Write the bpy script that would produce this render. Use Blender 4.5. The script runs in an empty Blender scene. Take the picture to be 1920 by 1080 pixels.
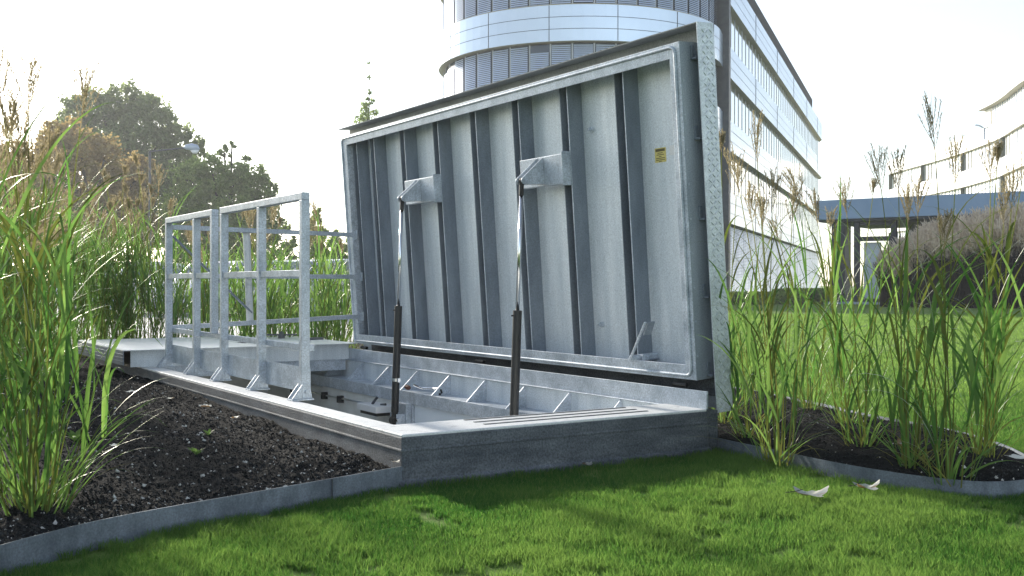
import bpy, bmesh, math, random
import numpy as np
from mathutils import Matrix, Vector
random.seed(7)
RNG = np.random.default_rng(11)
S = bpy.context.scene
COL = S.collection

# ------------------------------------------------------------------ camera
CAM = np.array([-1.95486, -3.84165, 0.81948])
RT = np.array([0.8398826, -0.54276703, 0.00108646])
UP = np.array([6.20950553e-04, 2.96256974e-03, 9.99995419e-01])
FW = np.array([0.54276776, 0.83987807, -0.00282524])
FPX = 2000.0
cd = bpy.data.cameras.new('camera')
cam = bpy.data.objects.new('camera', cd)
COL.objects.link(cam)
m = Matrix.Identity(4)
for i in range(3):
    m[i][0], m[i][1], m[i][2], m[i][3] = RT[i], UP[i], -FW[i], CAM[i]
cam.matrix_world = m
cd.sensor_width = 36.0
cd.lens = FPX / 1920 * 36
cd.clip_start, cd.clip_end = 0.05, 3000
S.camera = cam

# ------------------------------------------------------------------ light
SUN_EL, SUN_AZ = math.radians(18.5), math.radians(-1.8)      # azimuth from +Y towards +X
w = bpy.data.worlds.new('World')
S.world = w
w.use_nodes = True
nt = w.node_tree
bg = nt.nodes['Background']
sky = nt.nodes.new('ShaderNodeTexSky')
sky.sky_type = 'NISHITA'
sky.sun_disc = False
sky.sun_elevation = SUN_EL
sky.sun_rotation = SUN_AZ
sky.air_density, sky.dust_density, sky.ozone_density = 1.0, 0.7, 1.5
hz = nt.nodes.new('ShaderNodeHueSaturation')          # thin bright overcast: paler than a clear sky
hz.inputs['Saturation'].default_value = 0.6
nt.links.new(sky.outputs[0], hz.inputs['Color'])
nt.links.new(hz.outputs[0], bg.inputs[0])
bg.inputs[1].default_value = 0.15
ld = bpy.data.lights.new('sun', 'SUN')
ld.energy = 5.0
ld.angle = math.radians(3.0)      # hazy sun: soft shadow edges
ld.color = (1.0, 0.93, 0.82)
sun = bpy.data.objects.new('sun', ld)
COL.objects.link(sun)
sd = Vector((math.sin(SUN_AZ) * math.cos(SUN_EL), math.cos(SUN_AZ) * math.cos(SUN_EL), math.sin(SUN_EL)))
sun.rotation_euler = sd.to_track_quat('Z', 'Y').to_euler()
sun.location = (0, 0, 30)
S.view_settings.view_transform = 'Standard'
S.view_settings.look = 'None'
S.view_settings.exposure = 0.85
S.view_settings.gamma = 1
S.cycles.max_bounces = 8
S.cycles.transparent_max_bounces = 8
S.cycles.use_denoising = True


# ------------------------------------------------------------------ helpers
def at(px, py, D):
    """point seen at photo pixel (px, py), D metres deep"""
    return CAM + D * (FW + (px - 960) / FPX * RT + (540 - py) / FPX * UP)


def gxy(px, D):
    p = at(px, 534.4, D)
    return np.array([p[0], p[1], 0.0])


class MB:
    def __init__(self):
        self.v, self.f, self.t = [], [], []
        self.n = 0

    def add(self, vs, fs, tint=0.5):
        vs = np.asarray(vs, float)
        self.v.append(vs)
        self.f += [tuple(i + self.n for i in f) for f in fs]
        self.t.append(np.full(len(vs), tint))
        self.n += len(vs)
        return self

    def box(self, x0, x1, y0, y1, z0, z1, T=None):
        vs = np.array([(x, y, z) for z in (z0, z1) for y in (y0, y1) for x in (x0, x1)])
        if T is not None:
            vs = np.array([T(*q) for q in vs])
        return self.add(vs, [(0, 2, 3, 1), (4, 5, 7, 6), (0, 1, 5, 4), (2, 6, 7, 3), (0, 4, 6, 2), (1, 3, 7, 5)])

    def bar(self, a, b, w, h, up=(0, 0, 1)):
        """box of section w x h from a to b"""
        a, b = np.array(a, float), np.array(b, float)
        d = b - a
        d /= np.linalg.norm(d)
        s = np.cross(d, up)
        s /= np.linalg.norm(s)
        u = np.cross(s, d)
        vs = [p + s * i * w / 2 + u * j * h / 2 for p in (a, b) for i, j in ((-1, -1), (1, -1), (1, 1), (-1, 1))]
        return self.add(vs, [(0, 3, 2, 1), (4, 5, 6, 7), (0, 1, 5, 4), (1, 2, 6, 5), (2, 3, 7, 6), (3, 0, 4, 7)])

    def tube(self, path, r, n=10, cap=True):
        path = np.array(path, float)
        k = len(path)
        rs = np.full(k, r) if np.isscalar(r) else np.array(r)
        vs = []
        ref = np.array([0.31, 0.17, 0.93])
        for i in range(k):
            d = path[min(i + 1, k - 1)] - path[max(i - 1, 0)]
            d /= np.linalg.norm(d) + 1e-12
            s = np.cross(d, ref)
            if np.linalg.norm(s) < 0.15:
                s = np.cross(d, (1, 0, 0))
            s /= np.linalg.norm(s)
            u = np.cross(s, d)
            for j in range(n):
                a = 2 * math.pi * j / n
                vs.append(path[i] + rs[i] * (math.cos(a) * s + math.sin(a) * u))
        fs = [(i * n + j, i * n + (j + 1) % n, (i + 1) * n + (j + 1) % n, (i + 1) * n + j) for i in range(k - 1) for j in range(n)]
        if cap:
            fs += [tuple(range(n))[::-1], tuple((k - 1) * n + j for j in range(n))]
        return self.add(vs, fs)

    def prism(self, poly, vec, T=None):
        """polygon (3-D points) pushed along vec"""
        a = np.array(poly, float)
        b = a + np.array(vec, float)
        vs = np.vstack([a, b])
        if T is not None:
            vs = np.array([T(*q) for q in vs])
        k = len(a)
        return self.add(vs, [tuple(range(k))[::-1], tuple(range(k, 2 * k))] + [(i, (i + 1) % k, k + (i + 1) % k, k + i) for i in range(k)])

    def build(self, name, mt, parent=None, bevel=0, smooth=False, origin=None, seg=2):
        V = np.vstack(self.v)
        org = np.zeros(3)
        if parent is not None:
            org = np.array(parent.get('_org', (0, 0, 0)), float)
        elif origin is not None:
            org = np.array(origin, float)
        me = bpy.data.meshes.new(name)
        me.from_pydata((V - org).tolist(), [], self.f)
        if len(me.polygons) > 1:
            bm_ = bmesh.new()
            bm_.from_mesh(me)
            bmesh.ops.recalc_face_normals(bm_, faces=bm_.faces)
            bm_.to_mesh(me)
            bm_.free()
        at_ = me.attributes.new('tint', 'FLOAT', 'POINT')
        at_.data.foreach_set('value', np.concatenate(self.t).astype(np.float32))
        me.materials.append(mt)
        if smooth:
            me.polygons.foreach_set('use_smooth', [True] * len(me.polygons))
        me.update()
        o = bpy.data.objects.new(name, me)
        COL.objects.link(o)
        if parent is not None:
            o.parent = parent
            o['_org'] = [float(q) for q in org]
        else:
            o.location = org.tolist()
            o['_org'] = [float(q) for q in org]
        if bevel:
            b = o.modifiers.new('bevel', 'BEVEL')
            b.width, b.segments, b.limit_method, b.angle_limit = bevel, seg, 'ANGLE', 0.6
        return o


def npmesh(name, V, F, mt, tint=None, parent=None, smooth=True, org=(0, 0, 0)):
    """fast mesh from numpy quads / triangles"""
    me = bpy.data.meshes.new(name)
    V = (np.asarray(V, np.float32) - np.array(org, np.float32))
    F = np.asarray(F, np.int32)
    nf, k = F.shape
    me.vertices.add(len(V))
    me.vertices.foreach_set('co', V.ravel())
    me.loops.add(nf * k)
    me.loops.foreach_set('vertex_index', F.ravel())
    me.polygons.add(nf)
    me.polygons.foreach_set('loop_start', np.arange(0, nf * k, k, dtype=np.int32))
    me.polygons.foreach_set('use_smooth', np.full(nf, smooth))
    me.update(calc_edges=True)
    if tint is not None:
        a = me.attributes.new('tint', 'FLOAT', 'POINT')
        a.data.foreach_set('value', np.asarray(tint, np.float32))
    me.materials.append(mt)
    o = bpy.data.objects.new(name, me)
    COL.objects.link(o)
    if parent is not None:
        o.parent = parent
    else:
        o.location = org
    return o


def tag(o, label, cat, group=None):
    o['label'] = label
    o['category'] = cat
    o['kind'] = 'thing'
    if group:
        o['group'] = group
    return o


def thing(name, label, cat, loc=(0, 0, 0), group=None):
    o = bpy.data.objects.new(name, None)
    o.empty_display_size = 0.1
    COL.objects.link(o)
    o.location = [float(q) for q in loc]
    o['_org'] = [float(q) for q in loc]
    return tag(o, label, cat, group)


def struct(o, kind='structure'):
    o['kind'] = kind
    return o


def copy_tree(o, parent=None):
    c = o.copy()
    COL.objects.link(c)
    c.parent = parent
    for ch in o.children:
        copy_tree(ch, c)
    return c


# ------------------------------------------------------------------ materials
def mat(name, c0, c1=None, rough=0.5, metal=0.0, scale=8.0, detail=4.0, bump=0.0, bscale=None, spec=0.5,
        stretch=None, rvar=0.0, lo=0.35, hi=0.65, speck=0.0, sscale=150):
    """two-tone noise Principled"""
    m_ = bpy.data.materials.new(name)
    m_.use_nodes = True
    t = m_.node_tree
    N, Lk = t.nodes, t.links
    b = N['Principled BSDF']
    b.inputs['Roughness'].default_value = rough
    b.inputs['Metallic'].default_value = metal
    b.inputs['Specular IOR Level'].default_value = spec
    tc = N.new('ShaderNodeTexCoord')
    src = tc.outputs['Object']
    if stretch:
        mp = N.new('ShaderNodeMapping')
        mp.inputs['Scale'].default_value = stretch
        Lk.new(src, mp.inputs[0])
        src = mp.outputs[0]
    nz = N.new('ShaderNodeTexNoise')
    nz.inputs['Scale'].default_value = scale
    nz.inputs['Detail'].default_value = detail
    nz.inputs['Roughness'].default_value = 0.6
    Lk.new(src, nz.inputs['Vector'])
    cr = N.new('ShaderNodeValToRGB')
    cr.color_ramp.elements[0].position, cr.color_ramp.elements[1].position = lo, hi
    cr.color_ramp.elements[0].color = (*c0, 1)
    cr.color_ramp.elements[1].color = (*(c1 or c0), 1)
    Lk.new(nz.outputs[0], cr.inputs[0])
    col_out = cr.outputs[0]
    if speck:
        n3 = N.new('ShaderNodeTexNoise')
        n3.inputs['Scale'].default_value = sscale
        n3.inputs['Detail'].default_value = 3
        Lk.new(tc.outputs['Object'], n3.inputs['Vector'])
        mr3 = N.new('ShaderNodeMapRange')
        mr3.inputs[1].default_value, mr3.inputs[2].default_value = .3, .7
        mr3.inputs[3].default_value, mr3.inputs[4].default_value = 1 - speck, 1 + speck
        Lk.new(n3.outputs[0], mr3.inputs[0])
        mx = N.new('ShaderNodeVectorMath')
        mx.operation = 'SCALE'
        Lk.new(cr.outputs[0], mx.inputs[0])
        Lk.new(mr3.outputs[0], mx.inputs['Scale'])
        col_out = mx.outputs[0]
    Lk.new(col_out, b.inputs['Base Color'])
    if rvar:
        mr = N.new('ShaderNodeMapRange')
        mr.inputs[3].default_value, mr.inputs[4].default_value = rough - rvar, rough + rvar
        Lk.new(nz.outputs[0], mr.inputs[0])
        Lk.new(mr.outputs[0], b.inputs['Roughness'])
    if bump:
        n2 = N.new('ShaderNodeTexNoise')
        n2.inputs['Scale'].default_value = bscale or scale * 4
        n2.inputs['Detail'].default_value = 5
        Lk.new(tc.outputs['Object'], n2.inputs['Vector'])
        bp = N.new('ShaderNodeBump')
        bp.inputs['Strength'].default_value = bump
        bp.inputs['Distance'].default_value = 0.01
        Lk.new(n2.outputs[0], bp.inputs['Height'])
        Lk.new(bp.outputs[0], b.inputs['Normal'])
    return m_


def leafmat(name, ca, cb, ta, tb, mix=0.45, rough=0.45, gl=0.06, scale=0.0):
    """two-sided foliage: diffuse + translucent + a little gloss, hue by blade tint"""
    m_ = bpy.data.materials.new(name)
    m_.use_nodes = True
    t = m_.node_tree
    N, Lk = t.nodes, t.links
    N.remove(N['Principled BSDF'])
    out = N['Material Output']
    a = N.new('ShaderNodeAttribute')
    a.attribute_name = 'tint'
    r1, r2 = N.new('ShaderNodeValToRGB'), N.new('ShaderNodeValToRGB')
    for r, (x, y) in ((r1, (ca, cb)), (r2, (ta, tb))):
        r.color_ramp.elements[0].color = (*x, 1)
        r.color_ramp.elements[1].color = (*y, 1)
        Lk.new(a.outputs['Fac'], r.inputs[0])
    d, tr, g = N.new('ShaderNodeBsdfDiffuse'), N.new('ShaderNodeBsdfTranslucent'), N.new('ShaderNodeBsdfGlossy')
    Lk.new(r1.outputs[0], d.inputs[0])
    Lk.new(r2.outputs[0], tr.inputs[0])
    g.inputs['Roughness'].default_value = rough
    g.inputs[0].default_value = (.5, .5, .46, 1)
    m1, m2 = N.new('ShaderNodeMixShader'), N.new('ShaderNodeMixShader')
    m1.inputs[0].default_value = mix
    Lk.new(d.outputs[0], m1.inputs[1])
    Lk.new(tr.outputs[0], m1.inputs[2])
    if gl == 0:
        Lk.new(m1.outputs[0], out.inputs[0])
        return m_
    fr = N.new('ShaderNodeFresnel')
    fr.inputs[0].default_value = 1.0 + gl * 6
    Lk.new(fr.outputs[0], m2.inputs[0])
    Lk.new(m1.outputs[0], m2.inputs[1])
    Lk.new(g.outputs[0], m2.inputs[2])
    Lk.new(m2.outputs[0], out.inputs[0])
    return m_


GALV = mat('galvanised_steel', (.36, .41, .465), (.56, .61, .67), .5, .3, 9, 8, .06, 160, rvar=.08, speck=.26, sscale=120)
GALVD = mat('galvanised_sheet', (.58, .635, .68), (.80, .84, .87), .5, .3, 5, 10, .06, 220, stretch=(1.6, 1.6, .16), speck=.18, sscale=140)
RIBM = mat('galvanised_shaded', (.16, .19, .23), (.25, .29, .34), .6, .3, 7, 8, .06, 200, stretch=(1, 1, .3), speck=.18)  # galvanised steel darkened, shade of the rib faces put into the colour
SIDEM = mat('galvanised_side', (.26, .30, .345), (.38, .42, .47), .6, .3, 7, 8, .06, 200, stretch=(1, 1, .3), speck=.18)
FLANM = mat('shaded_flange', (.27, .275, .265), (.37, .375, .365), .7, .2, 6, 8, .06, 200, speck=.2)  # shade under the flange put into a darker base colour
EDGEM = mat('weathered_zinc_edging', (.11, .13, .16), (.20, .23, .27), .6, .3, 14, 10, .12, 200, stretch=(1, 1, .5), speck=.22)
KERBM = mat('dark_coated_aluminium', (.042, .051, .063), (.145, .16, .18), .75, .1, 9, 12, .4, 160, stretch=(.5, .5, 1.6), speck=.45, sscale=110, lo=.3, hi=.72)
KTOP = mat('worn_kerb_top', (.30, .31, .32), (.70, .71, .71), .45, .1, 14, 10, .2, 150, lo=.22, hi=.45, speck=.12)
TREAD = mat('tread_plate_aluminium', (.50, .54, .58), (.66, .70, .74), .45, .4, 20, 6, .05, 300, speck=.2)
BLACK = mat('black_painted_steel', (.010, .011, .012), (.02, .021, .022), .45, 0, 12, 4, .05)
BLK2 = mat('black_rubber', (.012, .012, .012), (.02, .02, .02), .7)
CHROME = mat('polished_rod', (.75, .77, .8), (.8, .82, .84), .15, 1.0, 4)
WHITE = mat('white_panel', (.72, .73, .74), (.8, .8, .8), .4, 0, 3)
CONC = mat('pit_concrete', (.66, .66, .62), (.84, .84, .80), .85, 0, 4, 10, .4, 60)
PITMET = mat('pit_sheet_metal', (.74, .80, .86), (.82, .87, .92), .5, .0, 3, 6)
DARK = mat('pit_dark', (.03, .03, .032), (.05, .05, .05), .9, 0, 4)
SOIL = mat('dark_planting_soil', (.0032, .0034, .0037), (.011, .0118, .0125), .95, 0, 40, 12, 1.0, 140, spec=.1)
CRUMB = mat('soil_crumb', (.005, .0052, .0055), (.080, .086, .090), .95, 0, 95, 3, .5, 200, spec=.1, lo=.42, hi=.80)
PEBBLE = mat('pale_pebble', (.35, .34, .31), (.62, .61, .58), .8, 0, 30, 4)
PAVE = mat('pale_concrete_paving', (.42, .42, .40), (.55, .55, .53), .8, 0, 1.5, 8, .1, 40)
LAWNG = mat('lawn_ground', (.095, .165, .035), (.18, .26, .065), .9, 0, 3.0, 12, .9, 130, spec=.1)
BLADE = leafmat('lawn_blade', (.030, .090, .024), (.128, .208, .058), (.065, .21, .03), (.27, .43, .085), .5, .5, 0)
REED = leafmat('reed_leaf', (.040, .105, .034), (.12, .20, .068), (.09, .25, .04), (.28, .44, .10), .5, .5, .0015)
STALK = leafmat('reed_stalk', (.10, .13, .035), (.19, .19, .06), (.14, .20, .03), (.28, .28, .07), .35, .5, 0)
PLUME = leafmat('reed_plume', (.20, .17, .095), (.36, .31, .19), (.28, .23, .12), (.46, .39, .24), .4, .7, 0)
PAMPAS = leafmat('cream_plume', (.66, .54, .42), (.86, .76, .63), (.6, .5, .38), (.75, .66, .53), .45, .8, .0)
PAMPLEAF = leafmat('dry_dark_leaf', (.006, .007, .006), (.018, .017, .013), (.015, .018, .01), (.03, .03, .02), .2, .8, .0)
OAK = leafmat('dark_oak_leaf', (.105, .145, .065), (.24, .30, .14), (.21, .27, .09), (.38, .46, .17), .5, .5, 0)
RUST = leafmat('autumn_leaf', (.21, .155, .06), (.40, .31, .14), (.36, .25, .08), (.55, .43, .18), .45, .5, 0)
GREEN = leafmat('mid_green_leaf', (.105, .165, .055), (.25, .33, .11), (.22, .33, .08), (.43, .54, .16), .5, .5, 0)
BARK = mat('bark', (.03, .025, .02), (.07, .06, .045), .95, 0, 6, 8, .5)
DEADLEAF = leafmat('dry_fallen_leaf', (.14, .07, .03), (.46, .31, .17), (.25, .12, .04), (.50, .31, .14), .35, .5, .05)
FACADE = mat('facade_metal_panel', (.64, .73, .87), (.70, .79, .92), .22, .45, .4, 3)
SOFFIT = mat('soffit_panel', (.36, .32, .23), (.42, .38, .28), .6, .1, .6, 3)
JOINT = mat('dark_joint', (.05, .06, .07), (.07, .08, .09), .6)
MULL = mat('window_mullion', (.40, .42, .44), (.46, .48, .50), .4, .4)
SLAT = mat('blind_slat', (.52, .61, .78), (.60, .69, .84), .35, .35, 1)
LAMPM = mat('dark_lamp_steel', (.07, .075, .085), (.1, .105, .11), .5, .3, 4)
LAMPH = mat('lamp_housing', (.36, .43, .54), (.42, .49, .60), .4, .3, 4)
FASCIA = mat('blue_grey_fascia', (.20, .30, .46), (.25, .35, .51), .4, .45, .6, 5)
PAVDARK = mat('dark_pavilion_frame', (.018, .022, .032), (.03, .036, .05), .4, .2, 1)
OLIVE = mat('pavilion_ceiling', (.14, .14, .11), (.2, .2, .16), .7, 0, 1)
STICK = mat('yellow_sticker', (.62, .52, .14), (.68, .58, .2), .5, 0, 60)
INK = mat('sticker_ink', (.10, .08, .02), (.12, .1, .03), .6)
CARPAINT = [mat('car_paint_' + n, c, c, .25, .3) for n, c in
            (('silver', (.45, .48, .52)), ('blue', (.05, .09, .2)), ('white', (.75, .76, .78)), ('grey', (.16, .18, .2)))]
TYRE = mat('tyre_rubber', (.015, .015, .015), (.02, .02, .02), .8)


def glass(name, col, rough=0.05):
    return mat(name, col, col, rough, 0.0, 1, spec=1.0)


DGLASS = mat('dark_window_glass', (.05, .07, .10), (.08, .10, .13), .08, .2, .3)
WGLASS = mat('window_glass', (.84, .87, .90), (.88, .90, .93), .08, .95, .3)
CGLASS = glass('car_glass', (.10, .14, .18))


# ------------------------------------------------------------------ ground
# lawn: one sheet with the opening of the pit left out
gx = [-900, 0.03, 1.74, 900]
gy = [-400, 0.03, 5.85, 1500]
mb = MB()
for i in range(3):
    for j in range(3):
        if i == 1 and j == 1:
            continue
        mb.add([(gx[i], gy[j], 0), (gx[i + 1], gy[j], 0), (gx[i + 1], gy[j + 1], 0), (gx[i], gy[j + 1], 0)], [(0, 1, 2, 3)])
struct(mb.build('lawn', LAWNG))
mb = MB()
pv = [(-60, 8.6), (-8, 8.6), (-1.2, 8.3), (3.2, 8.0), (7.5, 9.5), (16, 24), (24, 44), (-60, 60)]
mb.add([(x, y, .012) for x, y in pv], [tuple(range(len(pv)))])
struct(mb.build('pavement', PAVE))

LEDGE = np.array([(-4.6, -3.1), (-3.0, -1.75), (-2.1, -.98), (-1.62, -.62), (-1.40, -.47), (-1.207, -.365), (-.967, -.281), (-.70, -.205), (-.30, -.088), (.047, .012)])


def fine(P, n):
    """smooth Catmull-Rom through P"""
    P = np.array(P, float)
    Q = np.vstack([2 * P[0] - P[1], P, 2 * P[-1] - P[-2]])
    out = []
    for i in range(1, len(Q) - 2):
        for t in np.linspace(0, 1, n, endpoint=False):
            a, b, c, d = Q[i - 1], Q[i], Q[i + 1], Q[i + 2]
            out.append(.5 * (2 * b + (c - a) * t + (2 * a - 5 * b + 4 * c - d) * t * t + (3 * b - a - 3 * c + d) * t ** 3))
    out.append(P[-1])
    return np.array(out)


def strip(P, h0, h1, th, name, mt):
    """bent metal strip standing on edge along the curve P"""
    mb = MB()
    k = len(P)
    d = np.gradient(P, axis=0)
    n = np.stack([-d[:, 1], d[:, 0]], 1)
    n /= np.linalg.norm(n, axis=1)[:, None]
    vs = []
    for i in range(k):
        for s in (0, th):
            for z in (h0, h1):
                vs.append((*(P[i] + n[i] * s), z))
    fs = []
    for i in range(k - 1):
        a, b = 4 * i, 4 * i + 4
        fs += [(a, b, b + 1, a + 1), (a + 2, a + 3, b + 3, b + 2), (a + 1, b + 1, b + 3, a + 3)]
    fs += [(0, 1, 3, 2), (4 * k - 4, 4 * k - 2, 4 * k - 1, 4 * k - 3)]
    mb.add(vs, fs)
    return mb


# value noise for mounds and soil
def vnoise(x, y, s, seed):
    g = np.random.default_rng(seed).random((64, 64))
    u, v = x / s, y / s
    i, j = np.floor(u).astype(int), np.floor(v).astype(int)
    a, b = u - i, v - j
    a, b = a * a * (3 - 2 * a), b * b * (3 - 2 * b)
    q = lambda p, r: g[p % 64, r % 64]
    return (q(i, j) * (1 - a) + q(i + 1, j) * a) * (1 - b) + (q(i, j + 1) * (1 - a) + q(i + 1, j + 1) * a) * b - .5


def soilz(x, y):
    return .026 * vnoise(x, y, .5, 1) + .014 * vnoise(x, y, .17, 2) + .012 * vnoise(x, y, .06, 3) + .010 * vnoise(x, y, .022, 4)


LF = fine(LEDGE, 12)


def left_z(x, y):
    g = np.interp(x, LF[:, 0], LF[:, 1])
    return np.clip(.070 + .075 * np.clip((y - g) / 3.5, 0, 1), 0, .15) + soilz(x, y) * np.clip((y - g) / .15, .15, 1)


xs = np.concatenate([np.linspace(-5, -2, 60, endpoint=False), np.linspace(-2, -.001, 130)])
ts = np.linspace(0, 1, 240) ** 1.8
X = np.repeat(xs[:, None], len(ts), 1)
G = np.interp(xs, LF[:, 0], LF[:, 1])[:, None] + .006
Y = G + (8.6 - G) * ts[None]
Z = left_z(X, Y)
V = np.stack([X, Y, Z], -1).reshape(-1, 3)
a_, b_ = len(xs), len(ts)
ii = (np.arange(a_ - 1)[:, None] * b_ + np.arange(b_ - 1)[None]).ravel()
F = np.stack([ii, ii + b_, ii + b_ + 1, ii + 1], 1)
soilL = struct(npmesh('planting_soil', V, F, SOIL))
# strip of the same bed behind the closed cover
xs2 = np.linspace(-.0, 5.2, 90)
ys2 = np.linspace(5.9, 8.3, 60)
X, Y = np.meshgrid(xs2, ys2, indexing='ij')
V = np.stack([X, Y, .11 + soilz(X, Y)], -1).reshape(-1, 3)
ii = (np.arange(89)[:, None] * 60 + np.arange(59)[None]).ravel()
struct(npmesh('planting_soil', V, np.stack([ii, ii + 60, ii + 61, ii + 1], 1), SOIL))

RF_ = fine([(1.765, .09), (1.735, -.10), (1.706, -.37), (1.668, -.70), (1.662, -.95), (1.69, -1.18), (1.76, -1.351), (1.86, -1.425), (1.99, -1.445), (2.15, -1.40),
            (2.33, -1.28), (2.56, -1.08), (2.78, -.82), (2.97, -.50), (3.10, -.1), (3.20, .3), (3.5, 1.1), (4.0, 3.0), (4.6, 5.5)], 10)
ty = int(np.argmin(RF_[:, 1]))
LOW, FAR = RF_[:ty + 1][::-1], RF_[ty:]


def right_lim(y):
    a = np.interp(y, LOW[:, 1], LOW[:, 0])
    return np.where(y > .09, 1.72, a), np.interp(y, FAR[:, 1], FAR[:, 0])


def right_z(x, y):
    a, b = right_lim(y)
    e = np.clip(np.minimum(x - a, b - x) / .5, 0, 1)
    return .048 + .075 * e ** .8 + soilz(x, y) * np.clip(e * 5, .2, 1)


ys = RF_[ty, 1] + .004 + (5.4 - RF_[ty, 1]) * np.linspace(0, 1, 260) ** 1.6
us = np.linspace(0, 1, 90)
A_, B_ = right_lim(ys)
X = (A_ + .006)[:, None] + ((B_ - A_) - .012)[:, None] * us[None]
Y = np.repeat(ys[:, None], 90, 1)
V = np.stack([X, Y, right_z(X, Y)], -1).reshape(-1, 3)
ii = (np.arange(259)[:, None] * 90 + np.arange(89)[None]).ravel()
struct(npmesh('planting_soil', V, np.stack([ii, ii + 1, ii + 91, ii + 90], 1), SOIL))

# metal edgings of the two beds
t = thing('metal_edging', 'grey metal edging strip along the front of the left soil bed', 'edging', (-.7, -.2, 0))
e = strip(LF, -.04, .090, .004, 'edging', EDGEM).build('strip', EDGEM, t)
MB().box(-.345, -.343, -.108, -.1015, 0, .0885).build('joint', JOINT, t)
t = thing('metal_edging', 'curved low metal edging round the reed bed right of the hatch', 'edging', (1.7, -.8, 0))
strip(RF_, -.04, .066, .004, 'edging', EDGEM).build('strip', EDGEM, t)


# crumbs and pebbles on the soil
def crumbs(name, P, R, mt, seed):
    r = np.random.default_rng(seed)
    n = len(P)
    o = np.array([(1, 0, 0), (-1, 0, 0), (0, 1, 0), (0, -1, 0), (0, 0, 1), (0, 0, -1)], float)
    fo = np.array([(0, 2, 4), (2, 1, 4), (1, 3, 4), (3, 0, 4), (2, 0, 5), (1, 2, 5), (3, 1, 5), (0, 3, 5)])
    V = P[:, None] + o[None] * R[:, None, None] * r.uniform(.45, 1.2, (n, 6, 1)) + r.normal(0, .2, (n, 6, 3)) * R[:, None, None]
    F = fo[None] + 6 * np.arange(n)[:, None, None]
    return struct(npmesh(name, V.reshape(-1, 3), F.reshape(-1, 3), mt, smooth=False), 'stuff')


def scatter_left(n, seed, lo=0.01):
    r = np.random.default_rng(seed)
    x = r.uniform(-1.9, -.01, n)
    g = np.interp(x, LF[:, 0], LF[:, 1]) + lo
    y = g + (4.6 - g) * r.random(n) ** 1.7
    return np.stack([x, y, left_z(x, y)], 1)


def scatter_right(n, seed):
    r = np.random.default_rng(seed)
    y = r.uniform(-1.42, 1.5, n)
    a, b = right_lim(y)
    x = a + .01 + (b - a - .02) * r.random(n)
    return np.stack([x, y, right_z(x, y)], 1)


P = np.vstack([scatter_left(60000, 1), scatter_right(20000, 2)])
crumbs('soil_crumbs', P, RNG.uniform(.002, .0065, len(P)) * RNG.uniform(.4, 1.25, len(P)), CRUMB, 3)
P = np.vstack([scatter_left(1500, 4), scatter_right(260, 5)])
crumbs('pale_pebbles', P, RNG.uniform(.002, .0065, len(P)) * RNG.choice([1, 1, 1, 1.7], len(P)), PEBBLE, 6)


# lawn blades as one object, dense near the camera
def lawn_blades():
    r = np.random.default_rng(5)
    Ps, sc = [], []
    for d0, d1, dens in ((2.7, 4.2, 42000), (4.2, 5.6, 26000), (5.6, 8, 9000), (8, 13, 3000), (13, 30, 600)):
        n = int((d1 ** 2 - d0 ** 2) * .5 * 1.35 * dens)
        d = np.sqrt(r.uniform(d0 ** 2, d1 ** 2, n))
        s = r.uniform(-.5, .85, n)
        p = CAM[None, :2] + d[:, None] * (FW[None, :2] + s[:, None] * RT[None, :2])
        x, y = p[:, 0], p[:, 1]
        keep = ~((x > -.02) & (x < 1.7) & (y > -.012) & (y < 6))
        keep &= ~((x < .06) & (y > np.interp(x, LF[:, 0], LF[:, 1]) - .012))
        a, b = right_lim(y)
        keep &= ~((y > RF_[ty, 1] - .012) & (x > a - .012) & (x < b + .012))
        keep &= ~((x < 1.7) & (y > 5.5)) & ~((y > 8) & (x < 7 + (y - 8) * .5))
        nz = vnoise(x + 40, y + 40, .16, 21) + vnoise(x + 40, y + 40, .05, 22)
        keep &= (nz > -.55 + .25 * r.random(n))
        Ps.append(np.stack([x, y], 1)[keep])
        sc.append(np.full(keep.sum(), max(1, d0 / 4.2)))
    P, sc = np.vstack(Ps), np.concatenate(sc)
    n = len(P)
    nz = vnoise(P[:, 0] + 40, P[:, 1] + 40, .22, 23) + .6 * vnoise(P[:, 0] + 40, P[:, 1] + 40, .07, 24)
    h = (.026 + .020 * nz + r.uniform(-.010, .012, n)) * (1 + .12 * (sc - 1))
    wd = r.uniform(.0007, .0015, n) * sc
    a = r.uniform(0, 2 * np.pi, n)
    la = r.uniform(0, 2 * np.pi, n)
    ln = r.uniform(.1, .9, n) * h
    w2 = np.stack([np.cos(a), np.sin(a)], 1) * wd[:, None]
    l2 = np.stack([np.cos(la), np.sin(la)], 1) * ln[:, None]
    V = np.zeros((n, 5, 3))
    V[:, 0, :2], V[:, 1, :2] = P - w2, P + w2
    V[:, 2, :2], V[:, 3, :2] = P + w2 * .8 + l2 * .35, P - w2 * .8 + l2 * .35
    V[:, 4, :2] = P + l2
    V[:, 2, 2] = V[:, 3, 2] = h * .6
    V[:, 4, 2] = h
    V[:, 0:2, 2] = -.002
    b = 5 * np.arange(n)[:, None]
    F = np.concatenate([b + np.array([[0, 1, 2]]), b + np.array([[0, 2, 3]]), b + np.array([[3, 2, 4]])])
    tint = np.clip(.45 + .5 * nz + r.normal(0, .2, n), 0, 1)
    tint = np.clip(tint + .5 * vnoise(P[:, 0] + 40, P[:, 1] + 40, .9, 25), 0, .9)
    tint = np.clip(tint + .55 * np.clip((sc - 1.2) / 1.2, 0, 1), 0, 1)      # backlit glow of the far lawn put into its tint
    tint[r.random(n) < .05] = 1
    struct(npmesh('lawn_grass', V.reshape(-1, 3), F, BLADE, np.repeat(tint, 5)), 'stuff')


lawn_blades()

# ------------------------------------------------------------------ hatch frame
K = .215
HX = 1.66
t = thing('access_hatch', 'open rectangular pit frame with dark low kerb and pale top edge', 'hatch', (0, 0, 0))


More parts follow.
